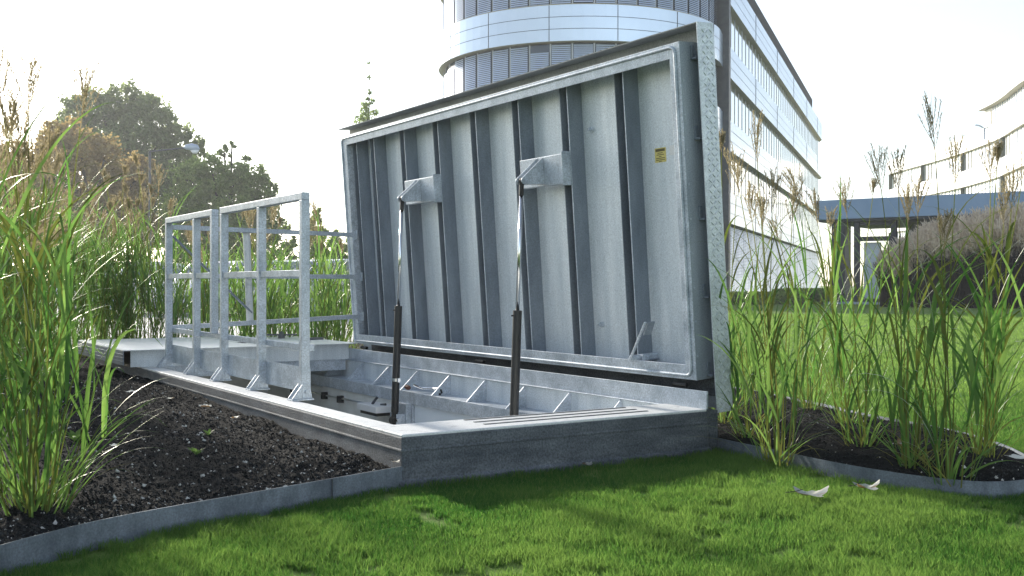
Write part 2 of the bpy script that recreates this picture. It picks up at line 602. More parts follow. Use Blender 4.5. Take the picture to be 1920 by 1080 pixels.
def kerb_profile(s):
    """outer profile of the kerb: (outward offset, height)"""
    return [(-.02, K - .004), (.0, K - .012), (.0, .158), (.0025, .153), (.0025, .148), (.0, .143), (.002, .032), (.014, .024), (.018, -.05), (-.05, -.05)]


pr = kerb_profile(0)
mb = MB()
k = len(pr)
# path of the outer line: far left, near left corner, near right corner, hinge side
path = [((0, 5.78), (-1, 0)), ((0, 0), (-1, -1)), ((HX, 0), (1, -1)), ((HX + .06, .05), (1, -.3))]
vs = []
for (x, y), (dx, dy) in path:
    for o_, z in pr:
        vs.append((x + dx * o_, y + dy * o_, z))
fs = [(i * k + j, i * k + (j + 1) % k, (i + 1) * k + (j + 1) % k, (i + 1) * k + j) for i in range(3) for j in range(k)]
mb.add(vs, fs)
mb.box(HX + .014, HX + .09, .02, 5.8, -.05, K - .01)
mb.build('kerb', KERBM, t, .003)
mb = MB()
mb.box(.004, .122, .306, 5.7, K - .012, K)
mb.box(.004, HX, .004, .304, K - .012, K + .0005)
mb.build('kerb_top', KTOP, t, .004)
mb = MB()
for y in (.27, .185, .10):
    mb.box(.45, 1.366, y - .008, y + .008, K + .0006, K + .003)
mb.build('grip_strip', JOINT, t)
# inner faces of the kerb and pit
mb = MB()
mb.box(.10, .118, .32, 5.7, -1.6, K - .014)
mb.box(.12, 1.64, .290, .302, -1.6, K - .014)
mb.box(.1, 1.7, 5.702, 5.75, -1.6, K - .014)
mb.build('pit_wall', CONC, t)
MB().box(.1, 1.7, .29, 5.75, -1.25, -1.2).build('pit_floor', CONC, t)
MB().box(1.515, 1.60, 2.96, 5.7, -1.6, -.012).build('pit_wall', CONC, t)
MB().box(1.520, 1.60, .303, 2.80, -1.6, -.012).build('wall_panel', PITMET, t, .002)
mb = MB()
mb.box(1.46, 1.514, 2.80, 2.96, -1.4, -.012)
mb.box(1.50, 1.519, 2.786, 2.799, -1.4, -.014)
mb.build('strut_post', GALV, t, .003)
# hinge-side ledge, gussets and upstand
mb = MB()
mb.box(1.505, 1.648, .303, 5.7, .060, .072)
mb.box(1.495, 1.507, .303, 5.7, -.012, .071)
mb.box(1.495, 1.60, .303, 5.7, -.014, -.0125)
mb.build('ledge', GALV, t, .004)
MB().box(1.649, 1.658, .02, 5.7, .05, .2075).build('back_plate', GALVD, t)
mb = MB()
mb.box(1.659, 1.669, .003, 5.7, K - .001, .302)
mb.box(1.632, 1.668, .31, 4.20, .2075, K - .0015)
mb.build('hinge_upstand', GALV, t, .002)
for y in (4.35, 3.893, 3.43, 2.965, 2.502, 2.037, 1.572, 1.107, .642, .40):
    MB().prism([(1.640, y, .207), (1.500, y, .0725), (1.648, y, .0725), (1.648, y, .207)], (0, .008, 0)).build('gusset', GALV, t)
mb = MB()
mb.box(.10, 1.63, 4.205, 4.225, .125, .207)
mb.box(.10, 1.648, 4.195, 4.235, .207, .2145)
mb.build('cross_beam', GALV, t, .002)
for y in (.24, 2.2, 4.0):
    MB().tube([(1.70, y - .05, .315), (1.70, y + .05, .315)], .012).build('hinge', BLACK, t)

# ------------------------------------------------------------------ open cover
TH, XB, ZB = 1.643, 1.682, .132 + K
ct, st = math.cos(TH), math.sin(TH)


def LT(y, v, w_):
    return (XB + v * ct - st * w_, y, ZB + v * st + ct * w_)


lid = thing('hatch_cover', 'large galvanised steel hatch cover standing open, ribbed underside facing left', 'hatch cover', (XB, 2.2, K))
YN, YF, VT = .100, 4.160, 1.670
WP = -.17
mb = MB().box(.038, 4.345, -.165, 1.752, WP - .006, WP, LT)
mb.build('cover_plate', TREAD, lid)


def tread(mb, u0, u1, v0, v1, fn, pitch=.030):
    """raised lozenges in a herringbone on the plane fn(u, v, height)"""
    nu, nv = int((u1 - u0) / pitch), int((v1 - v0) / pitch)
    for i in range(nu):
        for j in range(nv):
            c = (u0 + (i + .5) * pitch, v0 + (j + .5) * pitch)
            a = math.radians(45 if (i + j) % 2 else -45)
            d, s = np.array([math.cos(a), math.sin(a)]), np.array([-math.sin(a), math.cos(a)])
            pts = [c + d * .0155, c + s * .0036, c - d * .0155, c - s * .0036]
            top = [c + d * .005, c - d * .005]
            mb.add([fn(p[0], p[1], 0) for p in pts] + [fn(p[0], p[1], .0034) for p in top], [(0, 1, 4), (1, 2, 5, 4), (2, 3, 5), (3, 0, 4, 5)])


mb = MB().box(.036, .041, -.165, 1.756, WP + .0005, -.065, LT)
tread(mb, WP + .004, -.066, -.16, 1.75, lambda u, v, h: LT(.036 - h, v, u), .0262)
mb.build('side_flange', TREAD, lid)
MB().box(.0415, 4.345, 1.751, 1.756, WP + .0005, -.065, LT).build('top_flange', FLANM, lid)
MB().box(.0415, 4.344, VT + .0005, 1.7505, WP + .0005, WP + .002, LT).build('rim_shade_sheet', FLANM, lid)  # dark sheet added over the plate for the shadow under the rim
# box frame under the plate: outer walls and the front lip
lw = .075
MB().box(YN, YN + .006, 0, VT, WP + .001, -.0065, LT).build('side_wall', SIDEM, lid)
mb = MB()
mb.box(YN, YN + lw, 0, VT, -.006, 0, LT)
mb.box(YN + lw - .006, YN + lw, lw, VT - lw, -.148, -.0065, LT)
mb.build('frame_rail', GALV, lid, .002)
mb = MB()
mb.box(YF - .006, YF, 0, VT, WP + .001, -.006, LT)
mb.box(YF - lw - .03, YF, 0, VT, -.006, 0, LT)
mb.box(YF - lw - .03, YF - lw - .024, lw, VT - lw, -.148, -.0065, LT)
mb.build('frame_rail', GALV, lid, .002)
mb = MB()
mb.box(YN + .0065, YF - .0065, 0, .006, WP + .001, -.0065, LT)
mb.box(YN + lw + .0005, YF - lw - .0305, 0, lw, -.006, 0, LT)
mb.build('frame_rail', GALV, lid, .002)
mb = MB()
mb.box(YN + .0065, YF - .0065, VT - .006, VT, WP + .001, -.0065, LT)
mb.box(YN + lw + .0005, YF - lw - .0305, VT - lw, VT, -.006, 0, LT)
mb.build('frame_rail', GALV, lid, .002)
# sealing bead round the lip
g0, g1, h0, h1, r_ = YN + .030, YF - .030, .022, VT - .020, .035
bead = []
for cx_, cy_, a0 in ((g0 + r_, h0 + r_, 180), (g1 - r_, h0 + r_, 270), (g1 - r_, h1 - r_, 0), (g0 + r_, h1 - r_, 90)):
    for q in range(7):
        a = math.radians(a0 + 15 * q)
        bead.append(LT(cx_ + r_ * math.cos(a), cy_ + r_ * math.sin(a), .004))
bead.append(bead[0])
MB().tube(bead, .008, 8, False).build('seal_bead', GALV, lid, smooth=True)
# inner sheet
MB().box(YN + .02, YF - .02, .01, VT - .01, -.1545, -.149, LT).build('inner_sheet', GALVD, lid)
RIBS = [.600, 1.108, 1.616, 2.124, 2.632, 3.140, 3.648, 3.965]
for c in RIBS:
    mb = MB()
    mb.box(c, c + .005, .03, VT - .03, -.1488, -.050, LT)
    mb.box(c + .075, c + .080, .03, VT - .03, -.1488, -.050, LT)
    mb.box(c + .0052, c + .0748, .03, VT - .03, -.1488, -.145, LT)
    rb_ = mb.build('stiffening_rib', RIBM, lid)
    MB().box(c - .0005, c + .0055, .031, VT - .031, -.0497, -.047, LT).build('rib_highlight', GALV, rb_)  # lighter strip painting the highlight along the rib's edge
# strut brackets: a box section across two ribs with two triangular lugs
for ly, y0, y1 in ((1.345, 1.110, 1.560), (2.870, 2.632, 3.085)):
    mb = MB()
    mb.box(y0 + .012, y1, 1.055, 1.228, -.049, .004, LT)
    mb.box(y0 + .003, y0 + .0115, 1.045, 1.240, -.0495, .012, LT)
    b = mb.build('strut_bracket', GALV, lid, .004)
    for s in (-.030, .030):
        pl = [(ly + s - .004, 1.222, .005), (ly + s - .004, 1.212, .02)]
        for q in range(9):
            a = math.radians(40 - 130 * q / 8)
            pl.append((ly + s - .004, 1.092 + .022 * math.sin(a), .140 + .022 * math.cos(a)))
        pl.append((ly + s - .004, 1.070, .005))
        MB().prism(pl, (.008, 0, 0), LT).build('lug', GALV, b, .001)
    MB().tube([LT(ly - .042, 1.092, .140), LT(ly + .042, 1.092, .140)], .010, 12).build('pin', GALV, b)
# lever handle
hb = MB()
hb.box(.545, .60, .066, .100, -.149, -.036, LT)
hb = hb.build('lever_handle', GALV, lid, .006)
MB().tube([LT(.577, .083, -.035), LT(.577, .083, .03)], .018, 12).build('pivot', GALV, hb)
MB().prism([(.584, .078, .022), (.572, .074, .022), (.430, .280, .022), (.438, .286, .022)], (0, 0, .012), LT).build('lever', GALV, hb, .002)
MB().prism([(.470, .215, -.03), (.462, .211, -.03), (.424, .280, -.03), (.430, .284, -.03)], (0, 0, .05), LT).build('lever_grip', SIDEM, hb, .002)
# warning sticker and small plate
s = MB().box(.405, .493, 1.111, 1.187, -.1485, -.1475, LT).build('warning_sticker', STICK, lid)
mb = MB()
mb.box(.412, .486, 1.168, 1.182, -.1474, -.1470, LT)
for v, a, b in ((1.160, .43, .47), (1.151, .42, .478), (1.142, .44, .46), (1.133, .414, .484), (1.124, .414, .484), (1.116, .44, .462)):
    mb.box(a, b, v - .002, v + .002, -.1474, -.1470, LT)
mb.build('printed_lines', INK, s)
MB().box(.30, .375, 1.14, 1.19, -.1485, -.1465, LT).build('type_plate', KTOP, lid)
for y, v in ((1.021, 1.352), (1.025, .236), (3.17, .33)):
    mb = MB().tube([LT(y, v, -.149), LT(y, v, -.135)], .016, 12).tube([LT(y, v, -.135), LT(y, v, -.115)], .009, 6)
    mb.build('bolt', GALV, lid)
# catches on the near side wall
for v in (1.617, 1.224, .827, .439, .049):
    mb = MB()
    mb.box(.090, .0995, v - .035, v + .035, -.09, -.070, LT)
    mb.box(.062, .0995, v - .035, v - .025, -.155, -.070, LT)
    mb.box(.078, .0995, v - .03, v + .02, -.150, -.138, LT)
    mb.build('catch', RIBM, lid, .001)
for v in np.arange(.12, 1.6, .17):
    MB().tube([LT(.100, v, -.015), LT(.096, v, -.015)], .006, 8).build('rivet', GALV, lid)
MB().box(YN + .01, YF - .01, -.10, -.004, -.1695, -.150, LT).build('gap_shade_strip', KERBM, lid)  # dark strip added to stand in for the shade in the hinge gap


# ------------------------------------------------------------------ lifting struts
def strut(ly, zb, clamp, label):
    top = np.array(LT(ly, 1.092, .140))
    bot = np.array([1.405, ly, zb])
    d = (top - bot) / np.linalg.norm(top - bot)
    L = np.linalg.norm(top - bot)
    jz = (.672 - zb) / (top[2] - zb) * L
    r = thing('lift_strut', label, 'gas strut', bot, 'gas struts holding the open cover')
    MB().tube([bot, bot + d * .06, bot + d * .0605, bot + d * (jz - .002), bot + d * jz], [.020, .022, .0262, .0262, .022], 24).build('cylinder', BLACK, r, smooth=False)
    MB().tube([bot + d * jz, top - d * .07], .0115, 16).build('piston_rod', CHROME, r, smooth=True)
    MB().tube([top - d * .085, top - d * .012], .014, 12).tube([top + (0, -.012, 0), top + (0, .012, 0)], .017, 14).build('clevis', BLK2, r)
    MB().tube([bot + (0, -.03, 0), bot + (0, .03, 0)], .030, 16).build('foot_eye', BLK2, r)
    mb = MB().box(bot[0] - .01, 1.519, ly - .05, ly - .042, zb - .06, zb + .05).box(bot[0] - .01, 1.459, ly + .042, ly + .05, zb - .06, zb + .05)
    mb.build('foot_bracket', GALV, r, .003)
    MB().tube([bot + (0, -.075, .01), bot + (0, -.0505, .01)], .016, 6).build('bolt', CHROME, r)
    MB().tube([bot + d * (jz - .03) + (-.026, 0, 0), bot + d * (jz - .03) + (-.04, 0, 0)], .005, 8).build('valve', BLACK, r)
    if clamp:
        c = bot + d * (.155 - zb)
        mb = MB().tube([c - d * .011, c + d * .011], .0275, 24).box(c[0] - .01, c[0] + .01, ly - .05, ly - .02, c[2] - .014, c[2] + .014)
        mb.build('hose_clamp', CHROME, r)
    return r


strut(2.870, -.13, True, 'far lifting strut, left of the two, with a bright clamp ring on its black cylinder')
strut(1.345, -.13, False, 'near lifting strut, right of the two, black cylinder without any clamp ring')

# ------------------------------------------------------------------ closed cover behind
c = thing('hatch_cover', 'flat closed hatch cover with pale tread plate top behind the railing', 'hatch cover', (.8, 5, K))
TPL = mat('tread_plate_top', (.74, .77, .80), (.84, .86, .88), .34, .35, 30, 6, .5, 120)
MB().box(-.139, 1.700, 4.125, 5.80, .340, .346).build('cover_plate', TPL, c)
mb = MB().box(-.139, -.133, 4.125, 5.80, .235, .3395)
for z in (.262, .288, .314):
    mb.box(-.146, -.1395, 4.125, 5.80, z - .004, z + .004)
mb.build('side_flange', RIBM, c, .001)
mb = MB()
mb.box(-.070, 1.655, 4.200, 4.206, .2155, .3395)
mb.build('front_skirt', GALVD, c)
MB().box(-.070, -.064, 4.2065, 5.7, .2155, .3395).build('side_skirt', BLACK, c)
mb = MB().tube([(1.45, 5.18, .347), (1.45, 5.18, .385)], .030, 14).tube([(1.45, 5.18, .385), (1.45, 5.18, .405)], .020, 12)
mb.bar((1.33, 5.22, .378), (1.58, 5.14, .378), .022, .014)
mb.build('lock_handle', LAMPM, c)
MB().box(1.52, 1.68, 4.78, 4.82, .347, .366).build('pull_handle', LAMPM, c, .004)
MB().box(.88, .95, 4.62, 4.66, .347, .353).build('rivet_plate', LAMPM, c)

# ------------------------------------------------------------------ guard railing on the left kerb
XR0, XR1 = .147, .193
PY = dict(p5=1.435, p4=2.089, p3=2.771, p2=3.361, p1=4.048, qa=2.971)


def foot(y, r):
    mb = MB().box(.088, .208, y - .022, y + .062, K + .001, K + .008)
    mb.build('foot_plate', GALV, r, .001)
    mb = MB()
    for yy in (y - .012, y + .044):
        MB().prism([(XR0 - .0005, yy, K + .085), (.092, yy, K + .014), (.092, yy, K + .0085), (XR0 - .0005, yy, K + .0085)], (0, .004, 0)).build('foot_gusset', GALV, r)
    mb.prism([(.1505, y - .006, K + .085), (.1505, y - .006, K + .0085), (.204, y - .006, K + .0085), (.1895, y - .006, K + .085)], (0, .0055, 0))
    mb.build('foot_gusset', GALV, r)
    MB().tube([(.172, y - .014, K + .045), (.172, y - .0065, K + .045)], .010, 6).build('bolt', GALV, r)
    MB().tube([(.10, y + .015, K + .0085), (.10, y + .015, K + .016)], .008, 6).build('bolt', GALV, r)


def rail_panel(posts, extra, y0, y1, ylo, yhi, label):
    r = thing('guard_rail', label, 'railing', (.17, posts[0], K), 'railing panels on the left kerb')
    for y in posts:
        top = 1.265
        MB().box(XR0, XR1, y, y + .04, K + .009, top).build('post', GALV, r, .003)
        foot(y, r)
    if extra is not None:
        MB().box(XR0, XR1, extra, extra + .04, .503, 1.265).build('post', GALV, r, .003)
    MB().box(XR0, XR1, y0, y1, 1.2655, 1.305).build('top_rail', GALV, r, .003)
    ends = sorted(posts + ([extra] if extra is not None else []))
    for a, b in zip(ends[:-1], ends[1:]):
        MB().box(.156, .184, a + .0405, b - .0005, .862, .898).build('middle_rail', GALV, r, .002)
    MB().box(.148, .1495, ylo, yhi, .470, .472).build('rail_seam', GALV, r)
    MB().box(.1905, .2185, ylo, yhi, .470, .502).build('lower_rail', GALV, r, .002)
    MB().box(.1905, .1965, ylo, yhi, .250, .380).build('toe_plate', GALV, r)
    return r


rail_panel([PY['p2'], PY['p1']], PY['qa'], PY['qa'], PY['p1'] + .04, 2.815, PY['p1'] + .04, 'far panel of the galvanised railing, shorter, two footed posts and a hanging end post')
rail_panel([PY['p5'], PY['p4'], PY['p3']], None, PY['p5'], PY['p3'] + .04, PY['p5'], 2.811, 'near panel of the galvanised railing with three footed posts on the kerb')

# cross barrier at the far end of the opening
b = thing('guard_rail', 'three-bar cross barrier from the far railing post to the open cover', 'railing', (.19, 4.07, K))
for z0, z1, ye in ((1.240, 1.222, 1.645), (.882, .885, 1.69), (.505, .565, 1.700)):
    MB().bar((.195, 4.068, z0), (ye, 4.068, z1), .028, .034).build('rail', GALV, b, .002)
    mb = MB().box(ye + .001, ye + .007, 4.02, 4.085, z1 - .035, z1 + .035)
    for dz in (-.048, .048):
        mb.tube([(ye - .012, 4.06, z1 + dz), (ye + .006, 4.06, z1 + dz)], .008, 6)
    mb.build('end_bracket', GALV, b)
MB().tube([(.765, 4.11, 1.215), (.767, 4.11, 1.20), (.795, 4.11, .526)], [.030, .027, .027], 16).build('round_post', KTOP, b, smooth=False)
MB().box(.725, .815, 4.08, 4.14, 1.2155, 1.222).build('post_cap', GALV, b)
MB().bar((.200, 4.092, 1.180), (.800, 4.092, .606), .010, .040, (0, 1, 0)).build('brace', RIBM, b)

# ------------------------------------------------------------------ things in the pit
t = thing('junction_box', 'small white junction box fixed to the pit wall beside the far strut', 'junction box', (1.46, 3.25, -.08))
MB().box(1.36, 1.514, 3.08, 3.40, -.10, -.052).build('box_body', WHITE, t, .004)
MB().box(1.38, 1.514, 3.10, 3.38, -.125, -.101).build('box_base', BLK2, t)
MB().tube([(1.42, 3.26, -.05), (1.44, 3.22, .0)], .010, 8).tube([(1.44, 3.16, -.05), (1.46, 3.12, -.044)], .010, 8).build('cable_gland', LAMPM, t)
t = thing('conduit', 'thin metal conduit running along the pit wall to the white box', 'pipe', (1.49, 4, -.09))
MB().tube([(1.49, 3.41, -.075), (1.49, 5.69, -.095)], .008, 8).build('pipe', CHROME, t)
MB().tube([(1.49, 4.36, -.02), (1.49, 5.6, -.03)], .008, 8).build('pipe', CHROME, t)
for y in (4.0, 4.32, 5.0):
    MB().box(1.47, 1.5145, y - .02, y + .02, -.115, -.06).build('pipe_clip', BLK2, t)
t = thing('safety_hook', 'dark snap hook on a short cord lying on the steel ledge', 'hook', (1.58, 2.6, .08))
MB().tube([(1.52, 2.80, .12), (1.55, 2.72, .10), (1.58, 2.62, .105), (1.58, 2.55, .11)], .008, 8).build('cord', CHROME, t)
MB().tube([(1.58, 2.56, .112), (1.57, 2.50, .105), (1.56, 2.47, .09), (1.56, 2.49, .079), (1.56, 2.54, .078)], .007, 8).build('hook', BLK2, t, smooth=True)
MB().tube([(1.46, 2.80, .11), (1.46, 2.76, .105)], .016, 8).build('red_ferrule', mat('dull_red', (.10, .03, .02), (.14, .05, .03), .6), t)


# ------------------------------------------------------------------ reeds
class Ribbons:
    """collects tapered ribbon blades as numpy"""
    def __init__(self):
        self.V, self.F, self.T, self.n = [], [], [], 0

    def blade(self, P, wd, side, tint, fold=.25):
        """P (k,3) centre line, wd (k,) half widths, side unit vector"""
        k = len(P)
        d = np.gradient(P, axis=0)
        d /= np.linalg.norm(d, axis=1)[:, None] + 1e-9
        s = side - (d @ side)[:, None] * d
        s /= np.linalg.norm(s, axis=1)[:, None] + 1e-9
        n = np.cross(s, d)
        L = P - s * wd[:, None] + n * (wd * fold)[:, None]
        R = P + s * wd[:, None] + n * (wd * fold)[:, None]
        V = np.stack([L, P, R], 1).reshape(-1, 3)
        i = 3 * np.arange(k - 1)[:, None]
        F = np.concatenate([i + np.array([[0, 1, 4, 3]]), i + np.array([[1, 2, 5, 4]])]) + self.n
        self.V.append(V)
        self.F.append(F)
        self.T.append(np.full(len(V), tint))
        self.n += len(V)

    def build(self, name, mt, parent):
        org = np.array(parent['_org'])
        return npmesh(name, np.vstack(self.V), np.vstack(self.F), mt, np.concatenate(self.T), parent, True, org)


def arc_path(base, az, up0, L, droop, k, twist=0.0):
    """curve leaving base at elevation up0 and bending over by droop (radians)"""
    s = np.linspace(0, 1, k)
    el = up0 - droop * s ** 1.6
    a = az + twist * s
    ds = L / (k - 1)
    st_ = np.stack([np.cos(el) * np.cos(a), np.cos(el) * np.sin(a), np.sin(el)], 1) * ds
    P = np.vstack([np.zeros(3), np.cumsum(st_[:-1], 0)])
    return base + P


def plume(rb, P0, d, L, r, nb=13, dens=20, open_=1.45, az0=0.0, fat=1.0):
    """feathery panicle: ascending branches with small spikelets"""
    d = d / np.linalg.norm(d)
    a = np.cross(d, (0.2, .9, .1))
    a /= np.linalg.norm(a)
    b = np.cross(d, a)
    for i in range(nb):
        f = i / nb
        az = r.uniform(0, 6.28)
        o = (math.cos(az) * a + math.sin(az) * b)
        start = P0 + d * L * f * .55
        bl = L * (.66 - .30 * f) * r.uniform(.8, 1.15)
        sp = open_ * r.uniform(.10, .34)
        k = 7
        q = np.linspace(0, 1, k)[:, None]
        P = start + d * bl * q + o * bl * sp * q ** .8 + np.array([0, 0, -1]) * bl * .06 * q ** 2
        rb.blade(P, np.full(k, .0011 * fat), b, r.random(), 0)
        for j in range(dens):
            u = .12 + .88 * (j + r.random()) / dens
            p = start + d * bl * u + o * bl * sp * u ** .8 + np.array([0, 0, -1]) * bl * .06 * u ** 2
            e = d * .8 + r.normal(0, .33, 3)
            e /= np.linalg.norm(e)
            l = r.uniform(.008, .018) * fat
            Q = np.array([p, p + e * l * .5, p + e * l])
            rb.blade(Q, np.array([.0005, .0014, .0003]) * fat, a, r.random(), .2)
    rb.blade(np.array([P0, P0 + d * L * .5, P0 + d * L * .9]), np.array([.0018, .0014, .0006]) * fat, a, .3, .3)


def reed(base, label, group, seed, nculm=14, spread=.09, hc=(.55, 1.0), nleaf=5, ll=(.35, .7), wd=(.004, .008),
         lean=.18, plumes=(), droop=(.7, 2.2), k=10, basal=20, rnd_plumes=0, ptall=1.6, tbias=0.0, fat=1.0, dens=26):
    r = np.random.default_rng(seed)
    base = np.array(base, float)
    th_ = thing('ornamental_grass', label, 'ornamental grass', base, group)
    L, St = Ribbons(), Ribbons()
    culms = []
    for c_ in range(nculm):
        az = r.uniform(0, 6.28)
        off = spread * math.sqrt(r.random())
        b = base + np.array([math.cos(az) * off, math.sin(az) * off, -.015])
        h = r.uniform(*hc)
        le = lean * (.25 + off / spread) * r.uniform(.4, 1.5)
        P = arc_path(b, az + r.normal(0, .4), math.pi / 2 - le * .5, h, le, 9)
        culms.append(P)
        w_ = np.linspace(.0036, .0018, 9)
        St.blade(P, w_, np.array([math.cos(az + 1.5), math.sin(az + 1.5), 0]), r.random() * .8, .8)
        for l_ in range(nleaf):
            f = r.uniform(.08, .98)
            i0 = f * 8
            p = P[int(i0)] + (P[min(int(i0) + 1, 8)] - P[int(i0)]) * (i0 % 1)
            la = r.uniform(0, 6.28)
            ln = r.uniform(*ll) * (.75 + .35 * f)
            dr = r.uniform(*droop) * (.6 + .5 * r.random())
            Q = arc_path(p, la, r.uniform(1.12, 1.45), ln, dr, k, r.normal(0, .35))
            s = np.linspace(0, 1, k)
            W = r.uniform(*wd) * np.minimum(1, .45 + 2.5 * s) * (1 - s ** 2.2) + .0004
            aa = la + 1.57 + r.normal(0, .25)
            L.blade(Q, W, np.array([math.cos(aa), math.sin(aa), r.normal(0, .15)]), np.clip(r.beta(2, 2.2) + tbias, 0, 1), .22)
    for l_ in range(basal):
        az = r.uniform(0, 6.28)
        b = base + np.array([math.cos(az), math.sin(az), 0]) * spread * r.random() + (0, 0, -.01)
        ln = r.uniform(.25, .6) * (hc[1] / 1.0)
        Q = arc_path(b, az + r.normal(0, .5), r.uniform(.75, 1.35), ln, r.uniform(.3, 1.5), k)
        s = np.linspace(0, 1, k)
        W = r.uniform(.002, .005) * (1 - s ** 2) + .0004
        aa = az + 1.57
        L.blade(Q, W, np.array([math.cos(aa), math.sin(aa), 0]), np.clip(r.random() * .7 + .3 + tbias, 0, 1), .2)
    for q in range(12):
        az = r.uniform(0, 6.28)
        b = base + np.array([math.cos(az), math.sin(az), 0]) * spread * r.random() + (0, 0, -.01)
        Q = arc_path(b, az + r.normal(0, .6), r.uniform(.5, 1.2), r.uniform(.15, .42), r.uniform(.4, 1.7), 7)
        St.blade(Q, r.uniform(.0015, .0035) * (1 - np.linspace(0, 1, 7) ** 2) + .0004, np.array([math.cos(az + 1.57), math.sin(az + 1.57), 0]), 1.0, .2)
    L.build('leaves', REED, th_)
    pts = list(plumes)
    for i in range(rnd_plumes):
        az = r.uniform(0, 6.28)
        q = r.uniform(.05, .42)
        pts.append((base + np.array([math.cos(az) * q, math.sin(az) * q, ptall * r.uniform(.75, 1.08)]), r.uniform(.22, .34)))
    for tp, pl_ in pts:
        az = r.uniform(0, 6.28)
        b = base + np.array([math.cos(az), math.sin(az), 0]) * spread * .7 * r.random()
        d = tp - b
        mid = b + d * .55 + np.array([-d[0], -d[1], 0]) * .10
        s = np.linspace(0, 1, 12)[:, None]
        C = (1 - s) ** 2 * b + 2 * s * (1 - s) * mid + s ** 2 * tp
        # stalk up to the plume's foot
        seg = np.linalg.norm(np.diff(C, axis=0), axis=1)
        cum = np.concatenate([[0], np.cumsum(seg)])
        ix = np.searchsorted(cum, cum[-1] - pl_)
        foot_ = C[min(ix, 10)]
        St.blade(np.vstack([C[:max(ix, 2)], foot_]), np.linspace(.0034, .0016, max(ix, 2) + 1) * max(1, fat * .8), np.array([.8, -.55, 0.]), r.random() * .8, .8)
        Pl = Ribbons()
        plume(Pl, foot_, C[-1] - foot_, np.linalg.norm(C[-1] - foot_), r, fat=fat, dens=dens)
        Pl.build('plume', PLUME, th_)
        for q in (.35, .5, .63):
            p = C[int(q * 11)]
            la = r.uniform(0, 6.28)
            Q = arc_path(p, la, 1.25, r.uniform(.3, .55), r.uniform(.8, 2.3), k, r.normal(0, .3))
            s1 = np.linspace(0, 1, k)
            W = r.uniform(*wd) * np.minimum(1, .45 + 2.5 * s1) * (1 - s1 ** 2.2) + .0004
            St.blade(Q, W, np.array([math.cos(la + 1.57), math.sin(la + 1.57), 0]), r.random() * .5, .22)
    St.build('stalks', STALK, th_)
    return th_


def soil_at(x, y, right):
    f_ = right_z if right else left_z
    return float(f_(np.array([x]), np.array([y]))[0])


def P_(px, py, b, pl=.28, dd=0.0):
    """plume tip seen at (px, py) at the depth of base b"""
    D = float((np.array([*b, .8]) - CAM) @ FW) + dd
    return (at(px, py, D), pl)


RG = 'reeds in the bed right of the hatch'
specs = [
    ((1.60, -.50), 'reed clump nearest the open cover, growing just behind the right edging', [(1412, 198, .30, 0), (1368, 262, .26, .1), (1398, 330, .30, -.1), (1450, 305, .28, .1), (1425, 350, .28, 0), (1490, 330, .26, -.1)], 11, dict(hc=(.45, .85))),
    ((2.05, -.60), 'fine reed clump behind the soil heap, second from the open cover', [(1520, 345, .24, .1), (1582, 325, .24, .1), (1475, 300, .24, .2)], 8, dict(hc=(.45, .85))),
    ((2.80, .36), 'rear reed clump seen between the open cover and the lawn', [(1560, 380, .2, 0), (1445, 400, .2, .1)], 9, dict(hc=(.5, .9))),
    ((1.86, -1.00), 'broad reed clump with a dry leaf caught at its foot', [(1640, 258, .25, 0), (1683, 262, .25, -.1), (1702, 335, .26, .1), (1722, 320, .26, .1)], 11, dict(hc=(.4, .75))),
    ((1.745, -1.27), 'nearest reed clump at the rounded front end of the right bed', [(1745, 160, .36, 0), (1797, 240, .24, .1), (1770, 380, .24, -.1)], 8, dict(hc=(.4, .75), wd=(.005, .0115))),
    ((2.20, -1.10), 'reed clump at the far right tip of the bed beside a pale leaf', [(1860, 245, .25, 0), (1888, 335, .24, .1), (1905, 300, .26, .1), (1873, 260, .22, 0), (1935, 240, .25, 0)], 9, dict(hc=(.45, .85), wd=(.005, .0105))),
    ((2.12, .35), 'reed clump tight against the tread plate edge of the open cover', [(1352, 240, .25, 0), (1385, 290, .28, .1)], 9, dict(hc=(.5, .95))),
    ((2.42, -.20), 'thin reed clump at the back of the right bed near the lawn', [(1642, 330, .2, .2)], 9, dict(hc=(.4, .75))),
    ((1.92, -.02), 'low reed clump in the corner between kerb and open cover', [], 8, dict(hc=(.35, .7))),
]
for i, ((x, y), lab, pls, nc, kw) in enumerate(specs):
    b = (x, y, soil_at(x, y, True))
    pl = [P_(px, py, (x, y), L_, dd) for px, py, L_, dd in pls]
    a = dict(nculm=nc, spread=.085, nleaf=4, ll=(.30, .62), wd=(.0035, .0080), lean=.34, plumes=pl, basal=18)
    a.update(kw)
    reed(b, lab, RG, 100 + i, **a)

LG = 'reeds left of the hatch'
b = (-1.36, .02)
reed((*b, soil_at(*b, False)), 'big reed clump in the left foreground, long leaves arching to the right', LG, 201,
     nculm=30, spread=.13, hc=(.35, .95), nleaf=5, ll=(.4, .8), wd=(.0042, .0095), lean=.5, basal=70,
     plumes=[P_(168, 98, b, .36), P_(52, 82, b, .30), P_(95, 215, b, .28), P_(12, 150, b, .3), P_(40, 190, b, .34), P_(-20, 60, b, .3), P_(28, 240, b, .26), P_(62, 250, b, .3)], droop=(.6, 2.4), k=13)
b = (-1.72, .95)
reed((*b, soil_at(*b, False)), 'reed clump at the left picture edge behind the foreground clump', LG, 202,
     nculm=24, spread=.14, hc=(.5, .95), nleaf=5, ll=(.4, .8), wd=(.005, .011), lean=.4, basal=30,
     plumes=[P_(20, 260, b, .34), P_(60, 330, b, .3), P_(135, 400, b, .3), P_(-30, 200, b, .3), P_(90, 420, b, .3)], k=12)
b = (-1.95, 2.1)
